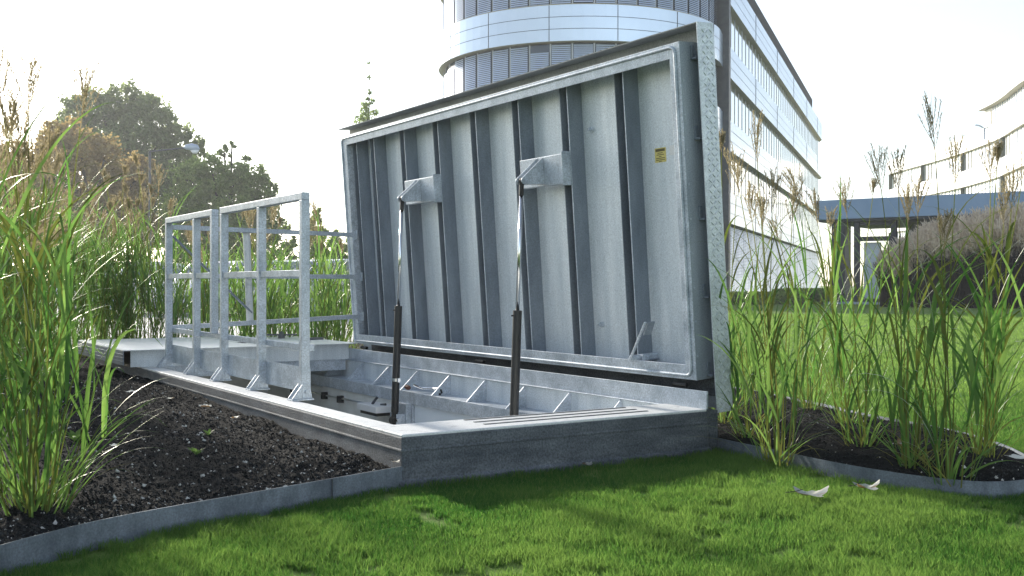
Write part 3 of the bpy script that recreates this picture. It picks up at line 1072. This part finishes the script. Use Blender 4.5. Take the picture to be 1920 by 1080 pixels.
reed((*b, soil_at(*b, False)), 'middle reed clump between the foreground clump and the closed cover', LG, 203,
     nculm=18, spread=.14, hc=(.5, .95), nleaf=5, ll=(.4, .7), wd=(.004, .008), lean=.35, basal=20,
     plumes=[P_(150, 350, b, .3), P_(110, 400, b, .3)], k=11)
# dense stand behind: interwoven clumps nobody could tell apart
r = np.random.default_rng(9)
stand = [(-20, 6.9), (40, 7.6), (20, 7.3), (150, 10.5), (195, 10.4), (235, 10.6), (280, 10.5), (20, 9.2), (85, 9.6), (170, 11.4), (255, 11.6), (120, 10.6), (55, 8.6), (215, 11.8)]
for i, (px, D) in enumerate(stand):
    g = gxy(px, D)
    tall = .88 + .14 * r.random()
    reed((g[0], g[1], .12), 'tall green reed clump in the dense stand left of the railing', 'dense reed stand left of the railing', 300 + i,
         nculm=20, spread=.22, hc=(.7 * tall, 1.25 * tall), nleaf=6, ll=(.45, .8), wd=(.0045, .009), lean=.3, basal=26, rnd_plumes=6, ptall=1.85 * tall, k=8, fat=1.7, dens=14, tbias=.1)
rear = [(330, 10.6), (372, 9.9), (415, 10.6), (455, 9.8), (500, 10.5), (540, 9.8), (580, 10.4), (618, 9.7), (650, 10.6), (395, 11.4), (560, 11.5), (640, 11.6), (470, 11.6)]
for i, (px, D) in enumerate(rear):
    g = gxy(px, D)
    reed((g[0], g[1], .10), 'bright green reed clump behind the closed cover, seen through the railing', 'reeds behind the closed cover', 400 + i,
         nculm=17, spread=.2, hc=(.5, .95), nleaf=5, ll=(.4, .7), wd=(.006, .010), lean=.3, basal=18, rnd_plumes=2, ptall=1.5, k=8, fat=1.7, dens=14, tbias=.18)


# ------------------------------------------------------------------ small weeds and fallen leaves
def weed(x, y, label, seed, n=9, sz=.03):
    r = np.random.default_rng(seed)
    z = soil_at(x, y, False)
    t = thing('weed', label, 'weed', (x, y, z), 'small weeds on the left soil bed')
    R = Ribbons()
    for i in range(n):
        az = r.uniform(0, 6.28)
        Q = arc_path(np.array([x, y, z - .003]), az, r.uniform(.5, 1.2), sz * r.uniform(.7, 1.6), 1.0, 6)
        R.blade(Q, np.array([.001, .003, .005, .006, .004, .0004]) * sz / .03, np.array([math.cos(az + 1.57), math.sin(az + 1.57), 0]), r.uniform(.5, 1), .1)
    R.build('leaves', REED, t)


weed(-.42, 1.18, 'tiny pale green weed on the dark soil close to the kerb', 1, 8, .035)
weed(-.62, .70, 'small olive tuft of weed in the middle of the left soil bed', 2, 16, .04)
weed(-.96, 1.45, 'leafy weed right of the big foreground reed clump', 3, 20, .06)


def dead_leaf(p, size, rot, label, seed, curl=.5, name='fallen_leaf'):
    """lobed maple-like leaf, curled up at its edges"""
    r = np.random.default_rng(seed)
    t = thing(name, label, 'leaf', p, 'dry fallen leaves')
    n = 40
    vs, fs = [(0, 0, 0)], []
    for ring in (.5, 1.0):
        for i in range(n):
            a = 2 * math.pi * i / n
            lobe = .62 + .30 * abs(math.cos(2.5 * a)) ** 1.3 + .06 * math.sin(11 * a)
            rr = size * ring * (lobe if ring == 1 else .6)
            x, y = rr * math.cos(a), rr * .8 * math.sin(a)
            z = curl * (x * x * .55 + y * y * .2) / size + .10 * curl * size * ring * math.sin(3 * a + seed)
            vs.append((x, y, z))
    for i in range(n):
        fs.append((0, 1 + i, 1 + (i + 1) % n))
        fs.append((1 + i, 1 + n + i, 1 + n + (i + 1) % n, 1 + (i + 1) % n))
    vs = np.array(vs)
    vs[:, 2] += .06 * vs[:, 1]
    c_, s_ = math.cos(rot), math.sin(rot)
    vs = np.stack([vs[:, 0] * c_ - vs[:, 1] * s_, vs[:, 0] * s_ + vs[:, 1] * c_, vs[:, 2]], 1) + np.array(p)
    mb = MB()
    mb.add(vs, fs)
    mb.t = [np.clip(.75 + .45 * np.sin(vs[:, 0] * 60 + seed) + r.normal(0, .15, len(vs)), 0, 1)]
    mb.build('leaf_blade', DEADLEAF, t, smooth=True)
    q = np.array([[-1.25 * size, 0, .01], [-.85 * size, 0, .012], [-.4 * size, 0, curl * size * .3 + .004]])
    q = np.stack([q[:, 0] * c_ - q[:, 1] * s_, q[:, 0] * s_ + q[:, 1] * c_, q[:, 2]], 1) + np.array(p)
    MB().tube(q, .0016, 6).build('leaf_stem', BARK, t)


def ground(px, py, z):
    d = FW + (px - 960) / FPX * RT + (540 - py) / FPX * UP
    return CAM + d * (z - CAM[2]) / d[2]


dead_leaf(ground(1520, 928, .04), .075, -.55, 'large pale curled leaf lying on the lawn in front of the right edging', 1, .75)
dead_leaf(ground(1625, 915, .04), .060, -.4, 'brown curled leaf on the grass touching the right edging', 2, .9)
dead_leaf(ground(1690, 836, .14), .045, .9, 'brown leaf standing upright at the foot of a reed clump', 3, 1.2)
dead_leaf(ground(1905, 857, .10), .055, -.4, 'flat pale leaf on the soil at the right picture edge', 4, .3)
dead_leaf(ground(1102, 871, .03), .03, .2, 'small tan leaf leaning on the front kerb at the lawn', 5, .8)
for i, (px, py, s, lab) in enumerate([(245, 735, .055, 'tan dry leaf on the soil below the end of the closed cover'), (385, 762, .05, 'brown dry leaf against the left kerb below the railing'),
                                      (318, 747, .035, 'small pale leaf on the soil left of the railing kerb'), (440, 783, .03, 'tiny whitish leaf near the middle of the left kerb'),
                                      (215, 835, .028, 'whitish leaf scrap right of the big foreground reed'), (742, 866, .022, 'pale leaf scrap at the corner of kerb and edging')]):
    dead_leaf(ground(px, py, .14 if i < 4 else .11), s, i * 1.3, lab, 10 + i, .5)


# ------------------------------------------------------------------ trees
def tree(name, D, blobs, trunk_px, mt, nleaf, ls, label, group, seed, sparse=0.0, trunk_w=.25, depth=.8):
    """crown = leaf faces in clumps spread through many blobs (photo px, px radius), trunk and limbs under them"""
    r = np.random.default_rng(seed)
    b = gxy(trunk_px, D)
    t = thing(name, label, 'tree', b, group)
    C = []
    for px, py, rp in blobs:
        c_ = at(px, py, D + r.normal(0, .4) * rp / FPX * D * depth)
        C.append((c_, rp / FPX * D))
    tot = sum(R ** 2 for _, R in C)
    V, T = [], []
    for c_, R in C:
        n = int(nleaf * R ** 2 / tot)
        ncl = max(8, int(n / 42))
        u = r.normal(0, 1, (ncl, 3))
        u /= np.linalg.norm(u, axis=1)[:, None]
        cl = c_ + u * (R * r.uniform(.35, 1.0, ncl) ** .7)[:, None] * np.array([1, 1, .92])
        cl += r.normal(0, R * .07, cl.shape)
        cs = r.uniform(.07, .17, ncl) * R
        ct_ = r.beta(2, 2, ncl)
        ix = r.integers(0, ncl, n)
        p = cl[ix] + r.normal(0, 1, (n, 3)) * cs[ix][:, None]
        if sparse:
            p = p[r.random(n) > sparse]
            ix = ix[:len(p)]
        a = r.normal(0, 1, (len(p), 3))
        a /= np.linalg.norm(a, axis=1)[:, None]
        bb = np.cross(a, r.normal(0, 1, (len(p), 3)))
        bb /= np.linalg.norm(bb, axis=1)[:, None] + 1e-9
        s = ls * r.uniform(.6, 1.3, len(p))[:, None]
        V.append(np.stack([p - a * s, p + bb * s * .6, p + a * s, p - bb * s * .6], 1))
        T.append(np.clip(ct_[ix] + r.normal(0, .15, len(p)), 0, 1))
    V = np.vstack(V)
    n = len(V)
    npmesh('crown', V.reshape(-1, 3), np.arange(4 * n).reshape(-1, 4), mt, np.repeat(np.concatenate(T), 4), t, False, b)
    mb = MB()
    zc = np.mean([c_[2] for c_, _ in C])
    fork = b + np.array([0, 0, zc * .45])
    mb.tube([b - (0, 0, .2), b + np.array([.05, 0, zc * .2]), fork], [trunk_w, trunk_w * .8, trunk_w * .65], 8)
    for c_, R in C:
        mid = (fork + c_) / 2 + r.normal(0, R * .15, 3)
        mb.tube([fork, mid, c_, c_ + r.normal(0, R * .5, 3) + (0, 0, R * .4)], [trunk_w * .5, trunk_w * .3, trunk_w * .15, .02], 6)
    mb.build('trunk', BARK, t)


tree('oak_tree', 76, [(188, 200, 42), (232, 195, 45), (272, 215, 45), (305, 235, 36), (145, 205, 34), (200, 250, 60), (265, 275, 60), (330, 262, 36), (362, 282, 28), (235, 330, 70), (320, 330, 55), (130, 260, 50), (290, 400, 70), (200, 420, 70)],
     262, OAK, 40000, .15, 'tallest dark oak rising behind the rust-brown trees', 'trees beyond the parking lane', 1, .05, .5)
tree('autumn_tree', 60, [(115, 250, 36), (150, 275, 42), (95, 300, 48), (195, 300, 45), (150, 335, 58), (60, 330, 50), (225, 335, 40), (20, 300, 36), (95, 390, 70), (200, 395, 60), (255, 370, 38), (270, 320, 28), (20, 400, 60), (260, 430, 45), (-40, 350, 60), (150, 450, 70)],
     150, RUST, 40000, .12, 'rust-brown leafy tree standing in front of the dark oak', 'trees beyond the parking lane', 2, .05, .35)
tree('green_tree', 62, [(360, 340, 42), (400, 330, 40), (440, 335, 38), (470, 345, 36), (345, 395, 45), (395, 400, 55), (450, 400, 50), (492, 385, 34), (505, 420, 32), (360, 460, 55), (430, 465, 60), (500, 465, 38), (420, 285, 14), (435, 272, 9), (455, 310, 16), (490, 330, 18), (510, 358, 16)],
     430, GREEN, 36000, .115, 'mid green rounded tree directly behind the railing top', 'trees beyond the parking lane', 3, .05, .3)
tree('young_tree', 44, [(590, 415, 16), (596, 440, 20), (585, 465, 22), (605, 460, 20), (592, 395, 9), (575, 480, 18), (610, 485, 20)],
     592, GREEN, 2600, .11, 'sparse young tree between the near railing post and the open cover', 'trees beyond the parking lane', 4, .1, .08)
tree('young_tree', 48, [(640, 470, 18), (632, 445, 12), (650, 490, 18), (622, 480, 14), (655, 455, 10)],
     640, GREEN, 1700, .11, 'small young tree right beside the left edge of the open cover', 'trees beyond the parking lane', 5, .1, .08)
tree('young_tree', 46, [(545, 455, 12), (535, 430, 10), (540, 480, 16), (550, 495, 14)],
     545, GREEN, 1100, .10, 'thin young tree seen inside the last railing bay', 'trees beyond the parking lane', 6, .1, .08)
tree('slender_tree', 58, [(692, 118, 4), (693, 145, 5), (692, 172, 6), (693, 188, 10), (691, 205, 16), (690, 224, 23), (690, 250, 28), (690, 290, 30), (690, 340, 34)],
     691, GREEN, 9000, .060, 'slender pointed treetop rising above the open cover', 'trees beyond the parking lane', 7, .15, .06)

# ------------------------------------------------------------------ street lamp
g = gxy(281, 50)
t = thing('street_lamp', 'dark street lamp with a single horizontal arm before the trees', 'street lamp', g)
tp = at(281, 284, 50)
MB().tube([(g[0], g[1], 0), (g[0], g[1], 1.2), tuple(tp)], [.10, .075, .06], 10).build('pole', LAMPM, t)
a0, a1 = at(281, 284, 50), at(348, 277, 50)
MB().tube([a0, a1], .045, 8).build('arm', LAMPM, t)
h0, h1 = at(345, 277, 50), at(374, 278, 50)
dv = (h1 - h0)
mb = MB().tube([h0 + dv * f + np.array([0, 0, z]) for f, z in ((0, 0), (.12, .03), (.5, .05), (.85, .03), (1, -.05))], [.05, .12, .17, .13, .03], 10)
mb.build('lamp_head', LAMPH, t, smooth=True)
mb = MB().tube([h0 + dv * f + np.array([0, 0, -.10 - z]) for f, z in ((.45, 0), (.6, .06), (.8, .06), (.95, 0))], [.04, .10, .10, .03], 10)
mb.build('lamp_lens', WHITE, t, smooth=True)


# ------------------------------------------------------------------ parked cars
def car(px, D, rot, paint, label, dx=0):
    g = gxy(px, D)
    t = thing('parked_car', label, 'car', g, 'cars parked beyond the reeds')
    c_, s_ = math.cos(rot), math.sin(rot)
    T = lambda x, y, z: (g[0] + x * c_ - y * s_, g[1] + x * s_ + y * c_, z)
    prof = [(-2.1, .35), (-2.15, .62), (-2.05, .86), (-1.2, .96), (-.62, 1.40), (.2, 1.47), (1.1, 1.42), (1.85, .98), (2.1, .90), (2.15, .5), (2.08, .32)]
    MB().prism([(x, -.86, z) for x, z in prof], (0, 1.72, 0), T).build('body', CARPAINT[paint], t, .07, seg=3)
    for sy in (-.868, .868):
        for poly in ([(-.95, 1.0), (-.52, 1.36), (.12, 1.40), (.12, .99)], [(.2, .99), (.2, 1.40), (1.02, 1.35), (1.5, 1.0)]):
            MB().prism([(x, sy - .004, z) for x, z in poly], (0, .008, 0), T).build('window', CGLASS, t)
    MB().prism([(-1.19, -.72, .985), (-1.19, .72, .985), (-.66, .62, 1.385), (-.66, -.62, 1.385)], (-.02, 0, .012), T).build('windscreen', CGLASS, t)
    MB().prism([(1.80, -.72, 1.02), (1.80, .72, 1.02), (1.16, .62, 1.40), (1.16, -.62, 1.40)], (.02, 0, .012), T).build('rear_window', CGLASS, t)
    for x in (-1.35, 1.35):
        for y in (-.80, .80):
            wv = MB().tube([T(x, y - .09, .32), T(x, y + .09, .32)], .32, 18).build('wheel', TYRE, t)
            MB().tube([T(x, y - .095, .32), T(x, y + .095, .32)], .19, 12).build('rim', LAMPH, wv)
    for y in (-.62, .62):
        MB().box(-2.165, -2.11, y - .18, y + .18, .62, .76, T).build('headlight', WHITE, t, .01)


car(598, 27, .5, 0, 'silver parked car beyond the reeds, seen right of the near railing post')
car(515, 28, .5, 1, 'dark blue parked car beyond the reeds, behind the railing bays')
car(430, 29, .5, 2, 'white parked car beyond the reeds, behind the tall railing posts')
car(245, 30, .4, 2, 'white parked car half hidden by reeds left of the railing')
car(670, 30, .5, 3, 'grey parked car mostly hidden behind the edge of the open cover')


# ------------------------------------------------------------------ office tower
SW = lambda x, z_: (CAM + RT * x + FW * z_)[:2]
tb = at(1000, 534, 52)
t = thing('office_building', 'large office building with a rounded glass end and banded facade behind the cover', 'building', (tb[0], tb[1], 0))
cx_, cz_, R_ = 3.3, 52.6, 6.75
Q_ = np.array([9.75, 51.0])
fd = np.array([.357, .934])
# footprint line (camera-space x, depth): arc from far left round the front to the corner, then the facade
arc = []
a1 = math.atan2(Q_[1] - cz_, Q_[0] - cx_)
for q in range(55):
    a = math.radians(-236) + (a1 - math.radians(-236)) * q / 54
    arc.append((cx_ + R_ * math.cos(a), cz_ + R_ * math.sin(a)))
FLEN = 57.0
endc = Q_ + fd * FLEN
nrm = np.array([fd[1], -fd[0]])
tail = [tuple(endc + fd * 3 * math.sin(a) - nrm * 3 * (1 - math.cos(a))) for a in np.radians((30, 60, 90))]
foot_line = [np.array(SW(*q)) for q in arc + [tuple(Q_ + fd * s) for s in np.linspace(2, FLEN, 12)] + tail]


def offset_line(Pl, d):
    Pl = np.array(Pl)
    e_ = np.gradient(Pl, axis=0)
    n_ = np.stack([e_[:, 1], -e_[:, 0]], 1)
    n_ /= np.linalg.norm(n_, axis=1)[:, None]
    return Pl + n_ * d


def band(Pl, d0, d1, z0, z1):
    """closed band between two offsets of the footprint line"""
    A, B = offset_line(Pl, d1), offset_line(Pl, d0)
    k = len(A)
    vs = [(*A[i], z0) for i in range(k)] + [(*A[i], z1) for i in range(k)] + [(*B[i], z0) for i in range(k)] + [(*B[i], z1) for i in range(k)]
    fs = []
    for i in range(k - 1):
        fs += [(i, i + 1, k + i + 1, k + i), (2 * k + i, i, i + 1, 2 * k + i + 1)[::1], (k + i, k + i + 1, 3 * k + i + 1, 3 * k + i), (2 * k + i + 1, 2 * k + i, 3 * k + i, 3 * k + i + 1)]
    return MB().add(vs, fs)


LEV = [3.95, 7.6, 11.3, 15.0]
SPH = 1.55
outl = foot_line
for z in LEV:
    s = band(outl, -.6, .16, z, z + SPH).build('spandrel_band', FACADE, t)
    MB().add(band(outl, -.6, .15, z - .012, z - .002).v[0], band(outl, -.6, .15, z - .012, z - .002).f).build('soffit', SOFFIT, s)
    mb = MB()
    for dz in (SPH / 3, SPH * 2 / 3):
        q = band(outl, .14, .164, z + dz - .012, z + dz + .012)
        mb.add(q.v[0], q.f)
    A = offset_line(np.array(outl), .163)
    arc_n = len(arc)
    for i in list(range(2, arc_n - 1, 6)) + list(range(arc_n, len(A) - 3, 2)):
        p = A[i]
        mb.tube([(*p, z + .01), (*p, z + SPH - .01)], .018, 4)
    mb.build('panel_joint', JOINT, s)
    q = band(outl, -.5, .08, z + SPH, z + SPH + .06)
    q.build('sill', SOFFIT, s)
# floors behind the glass
mb = MB()
core = offset_line(np.array(outl), -.75)
for i in range(len(core) - 1):
    mb.add([(*core[i], 0), (*core[i + 1], 0), (*core[i + 1], 19), (*core[i], 19)], [(0, 1, 2, 3)])
mb.build('core_wall', DARK, t)
mb = MB()
mb.add([(*p, 16.5) for p in offset_line(np.array(outl), -.1)], [tuple(range(len(outl)))])
mb.build('roof', SOFFIT, t)
STOREYS = [(0.0, 3.93), (3.95 + SPH, 7.58), (7.6 + SPH, 11.28), (11.3 + SPH, 14.98)]


def window(P0, P1, z0, z1, mull, blind, drop=1.0, head=.10):
    """glazed bay between two plan points; optional lowered blind"""
    P0, P1 = np.array(P0), np.array(P1)
    d = P1 - P0
    L = np.linalg.norm(d)
    d /= L
    n_ = np.array([d[1], -d[0]])
    pt = lambda s, o, z: (*(P0 + d * s + n_ * o), z)
    mb = MB()
    mb.add([pt(0.03, 0, z0 + .06), pt(L - .03, 0, z0 + .06), pt(L - .03, 0, z1 - .02), pt(0.03, 0, z1 - .02)], [(0, 1, 2, 3)])
    o = mb.build('window', DGLASS if drop is not None and blind and mull == 1 else WGLASS, t)
    mb = MB()
    for s in np.linspace(0, L, mull + 1)[:-1]:
        mb.add([pt(s - .03, .0, z0), pt(s + .03, .0, z0), pt(s + .03, .0, z1), pt(s - .03, .0, z1), pt(s - .03, .025, z0), pt(s + .03, .025, z0), pt(s + .03, .025, z1), pt(s - .03, .025, z1)],
               [(4, 5, 6, 7), (0, 4, 7, 3), (1, 2, 6, 5), (0, 1, 5, 4), (3, 7, 6, 2)])
    mb.build('window_frame', MULL, o)
    if blind:
        mb = MB()
        zz = z1 - head
        zl = z1 - (z1 - z0) * drop
        while zz > zl + .08:
            mb.add([pt(.06, .08, zz), pt(L - .06, .08, zz), pt(L - .06, .110, zz - .068), pt(.06, .110, zz - .068)], [(0, 1, 2, 3)])
            zz -= .084
        mb.build('blind', SLAT, o)


wl = offset_line(np.array(foot_line), -.16)
rr = random.Random(4)
for fl, (z0, z1) in enumerate(STOREYS):
    for i in range(0, len(arc) - 2, 2):
        if fl < 1:
            continue
        window(wl[i], wl[i + 2], z0, z1, 1, True, rr.choice((1.0, 1.0, 1.0, .97)), rr.choice((.10, .10, .10, .40, .30)))
    nb = 22
    for k_ in range(nb):
        s0, s1 = 1.2 + (FLEN - 1.2) * k_ / nb, 1.2 + (FLEN - 1.2) * (k_ + 1) / nb
        window(SW(*(Q_ + fd * s0 - nrm * .14)), SW(*(Q_ + fd * s1 - nrm * .14)), z0, z1, 2, (k_ == 0 and fl == 3) or fl == 0, 1.0)
# dark corner pillar
p0, p1 = SW(*(Q_ - fd * .05)), SW(*(Q_ + fd * 1.15))
MB().bar((*((p0 + p1) / 2), 0), (*((p0 + p1) / 2), 16), 1.1, .5, (p1[0] - p0[0], p1[1] - p0[1], 0)).build('corner_pillar', LAMPM, t)

# ------------------------------------------------------------------ curved building at right
cur = [(1668, 138, 0), (1690, 133.6, 0), (1727, 127.5, 0), (1765, 121.7, 0), (1803, 116, 0), (1840, 110, 0), (1880, 103.5, 0), (1920, 95, 0), (1975, 87, 0), (2040, 79, 0), (2120, 71, 0)]
t = thing('curved_building', 'white curved office building at the far right behind the pavilion', 'building', gxy(1840, 110))
fl_ = fine([gxy(px, D)[:2] for px, D, _ in cur], 3)[::1]
cl_ = np.array(fl_)
for z in (7.6, 11.4, 15.1):
    zt = SPH + .15
    s = band(cl_, -1.2, .35, z, z + zt).build('spandrel_band', WHITE, t)
    q = band(cl_, -1.2, .33, z - .02, z - .003)
    q.build('soffit', SOFFIT, s)
    mb = MB()
    for dz in (zt / 3, zt * 2 / 3):
        q = band(cl_, .3, .356, z + dz - .02, z + dz + .02)
        mb.add(q.v[0], q.f)
    mb.build('panel_joint', mat('pale_joint', (.35, .36, .37), (.4, .41, .42), .6), s)
WG2 = mat('pale_window_glass', (.78, .80, .80), (.84, .85, .85), .5, 0, 1)
i0 = 0
for z0, z1 in ((0, 7.58), (7.6 + SPH + .15, 11.38), (11.4 + SPH + .15, 15.08)):
    for i in range(0, len(cl_) - 2, 2):
        P0, P1 = cl_[i], cl_[i + 2]
        d = P1 - P0
        L = np.linalg.norm(d)
        d = d / L
        n_ = np.array([d[1], -d[0]])
        pt = lambda s, o, z: (*(P0 + d * s + n_ * o), z)
        o = MB().add([pt(0, 0, z0), pt(L, 0, z0), pt(L, 0, z1), pt(0, 0, z1)], [(0, 1, 2, 3)]).build('window', WHITE if i % 6 == 2 else WG2, t)
        mb = MB()
        for s in np.linspace(.3, L, 5)[:-1]:
            mb.bar(pt(s, .03, z0), pt(s, .03, z1), .07, .05, (d[0], d[1], 0))
        if i % 6 == 0:
            mb.bar(pt(.8, .06, z0), pt(.8, .06, z1), .7, .05, (d[0], d[1], 0))
        mb.build('window_frame', OLIVE if i % 6 == 0 else LAMPH, o)
up_ = cl_[15:]
s = band(up_, -6, .5, 18.8, 20.6).build('roof_band', WHITE, t)
band(up_, -6, .47, 18.78, 18.797).build('soffit', SOFFIT, s)
band(up_, -5, -.2, 16.8, 18.79).build('penthouse_wall', WHITE, t)
pw = offset_line(up_, -.17)
for i in range(len(pw) - 1):
    for f_ in (0, .33, .66):
        q = pw[i] + (pw[i + 1] - pw[i]) * f_
        if i == 1 and f_ == 0:
            q2 = pw[i] + (pw[i + 1] - pw[i]) * .30
            MB().bar((*((q + q2) / 2), 16.9), (*((q + q2) / 2), 18.5), .06, float(np.linalg.norm(q2 - q)), (*(q2 - q), 0)).build('window', OLIVE, t)
        elif i > 0:
            MB().bar((*q, 16.8), (*q, 18.77), .05, .09, (*(pw[i + 1] - pw[i]), 0)).build('mullion', LAMPH, t)
mb = MB()
mb.add([(*p, 16.75) for p in offset_line(cl_, -1)] + [(*p, 16.75) for p in offset_line(cl_, -14)[::-1]], [tuple(range(2 * len(cl_)))])
mb.build('roof', WHITE, t)
mb = MB()
mb.add([(*offset_line(cl_, -.02)[0], 0), (*offset_line(cl_, -14)[0], 0), (*offset_line(cl_, -14)[0], 16.7), (*offset_line(cl_, -.02)[0], 16.7)], [(0, 1, 2, 3)])
mb.build('end_wall', WHITE, t)
pa = at(1845, 240, 108)
MB().tube([at(1846, 262, 108), at(1846, 241, 108), at(1838, 236, 108), at(1827, 234, 108)], .09, 6).build('street_lamp_arm', LAMPH, t)  # arm of a street lamp, built as part of the building

# ------------------------------------------------------------------ pavilion
t = thing('pavilion', 'flat-roofed pavilion with a blue-grey fascia and dark glazed frames at right', 'pavilion', gxy(1600, 47))
e0, e1 = gxy(1530, 47.5)[:2], gxy(2080, 40.6)[:2]
dv = (e1 - e0) / np.linalg.norm(e1 - e0)
nv = np.array([dv[1], -dv[0]])
nv = nv if nv @ (CAM[:2] - e0) > 0 else -nv
LP = np.linalg.norm(e1 - e0)
pt = lambda s, o, z: (*(e0 + dv * s + nv * o), z)
pbox = lambda mb, s0, s1, o0, o1, z0, z1: mb.box(s0, s1, o0, o1, z0, z1, pt)
mb = MB()
pbox(mb, 0, LP, -7, 0, 3.72, 4.58)
mb.build('roof_fascia', FASCIA, t, .02)
mb = MB()
pbox(mb, .1, LP, -6.9, -.06, 3.62, 3.715)
mb.build('ceiling', PAVDARK, t)
for s0, s1 in ((.55, 1.15), (1.55, 1.78), (3.15, 3.38), (5.3, 5.6), (7.8, 8.2)):
    mb = MB()
    pbox(mb, s0, s1, -1.2 if s0 < 1 else -.6, -.4, 0, 3.61)
    mb.build('column', PAVDARK, t, .01)
for z0, z1 in ((2.75, 2.95), (.02, .22), (3.45, 3.60)):
    mb = MB()
    pbox(mb, 1.785, 3.145, -.58, -.45, z0, z1)
    mb.build('frame_bar', PAVDARK, t)
mb = MB()
pbox(mb, 1.9, 2.6, -.9, -.7, .25, 2.7)
mb.build('white_board', mat('pale_blue_board', (.55, .62, .72), (.62, .68, .76), .4), t)
mb = MB()
pbox(mb, 3.4, 7.7, -2.2, -2.0, 2.55, 3.60)
mb.build('rear_panel', OLIVE, t)
mb = MB()
pbox(mb, 4.2, 4.35, -2.3, -2.2, 0, 3.6)
mb.build('rear_post', PAVDARK, t)
mb = MB()
pbox(mb, .4, LP, -.75, .15, 0, .10)
mb.build('plinth', LAMPH, t)

# pampas stand before the pavilion
r = np.random.default_rng(77)
for i, (px, D, hh, ww, lab) in enumerate([(1716, 41.0, 2.6, 1.25, 'leftmost dark pampas clump with cream plumes before the pavilion'),
                                          (1775, 40.2, 3.3, 1.45, 'second dark pampas clump before the pavilion, cream plumes under the fascia'),
                                          (1845, 39.6, 3.6, 1.6, 'tall dark pampas clump right of the middle in front of the pavilion'),
                                          (1915, 39.0, 3.8, 1.6, 'rightmost dark pampas clump with cream plumes cut by the picture edge')]):
    g = gxy(px, D)
    th_ = thing('pampas_grass', lab, 'pampas grass', g, 'pampas clumps before the pavilion')
    Lf, Pf = Ribbons(), Ribbons()
    for q in range(2200):
        az, rad = r.uniform(0, 6.28), ww * math.sqrt(r.random())
        b = g + np.array([math.cos(az) * rad, math.sin(az) * rad, 0])
        h = hh * .90 * r.uniform(.55, 1) * (1 - .25 * (rad / ww) ** 2)
        P = arc_path(b, r.uniform(0, 6.28), 1.5, h, r.uniform(.1, .8), 6)
        Lf.blade(P, np.linspace(.035, .008, 6), np.array([math.cos(az), math.sin(az), 0]), r.random(), .2)
    for q in range(330):
        az, rad = r.uniform(0, 6.28), ww * 1.05 * math.sqrt(r.random())
        tip = g + np.array([math.cos(az) * rad, math.sin(az) * rad, hh * r.uniform(.84, 1.0) * (1 - .22 * (rad / ww) ** 2)])
        for j in range(34):
            e_ = np.array([0, 0, .22]) * r.random() + r.normal(0, .12, 3)
            p = tip + np.array([0, 0, -.55]) * r.random() + r.normal(0, .07, 3)
            Pf.blade(np.array([p, p + e_ * .6, p + e_]), np.array([.010, .018, .004]), np.array([.8, -.5, .1]), r.random(), .1)
    Lf.build('leaves', PAMPLEAF, th_)
    Pf.build('plumes', PAMPAS, th_)


# low hedge along the foot of the office building
def hedge(px0, px1, D, h, label, seed):
    r = np.random.default_rng(seed)
    a, b = gxy(px0, D), gxy(px1, D)
    t = thing('hedge', label, 'hedge', (a + b) / 2)
    n = 9000
    s = r.random(n)
    p = a + (b - a) * s[:, None] + r.normal(0, .35, (n, 3))
    p[:, 2] = h * r.random(n) ** .6 * (.85 + .3 * np.sin(s * 40) * .3)
    u = r.normal(0, 1, (n, 3))
    u /= np.linalg.norm(u, axis=1)[:, None]
    v = np.cross(u, r.normal(0, 1, (n, 3)))
    v /= np.linalg.norm(v, axis=1)[:, None]
    V = np.stack([p - u * .09, p + v * .06, p + u * .09, p - v * .06], 1)
    npmesh('foliage', V.reshape(-1, 3), np.arange(4 * n).reshape(-1, 4), GREEN, np.repeat(r.random(n), 4), t, False, np.array(t['_org']))


hedge(1350, 1470, 46, .55, 'low clipped hedge between lawn and office building', 5)
hedge(1475, 1552, 48, .7, 'short hedge beside the dark pavilion column', 6)


# ------------------------------------------------------------------ haze
hm = bpy.data.materials.new('haze_air')
hm.use_nodes = True
ht = hm.node_tree
ht.nodes.remove(ht.nodes['Principled BSDF'])
pv_ = ht.nodes.new('ShaderNodeVolumePrincipled')
pv_.inputs['Color'].default_value = (.93, .96, 1, 1)
pv_.inputs['Density'].default_value = 0.0009
pv_.inputs['Anisotropy'].default_value = 0.35
ht.links.new(pv_.outputs[0], ht.nodes['Material Output'].inputs['Volume'])
struct(MB().box(-95, 215, -12, 205, -3, 24).build('haze', hm), 'stuff')
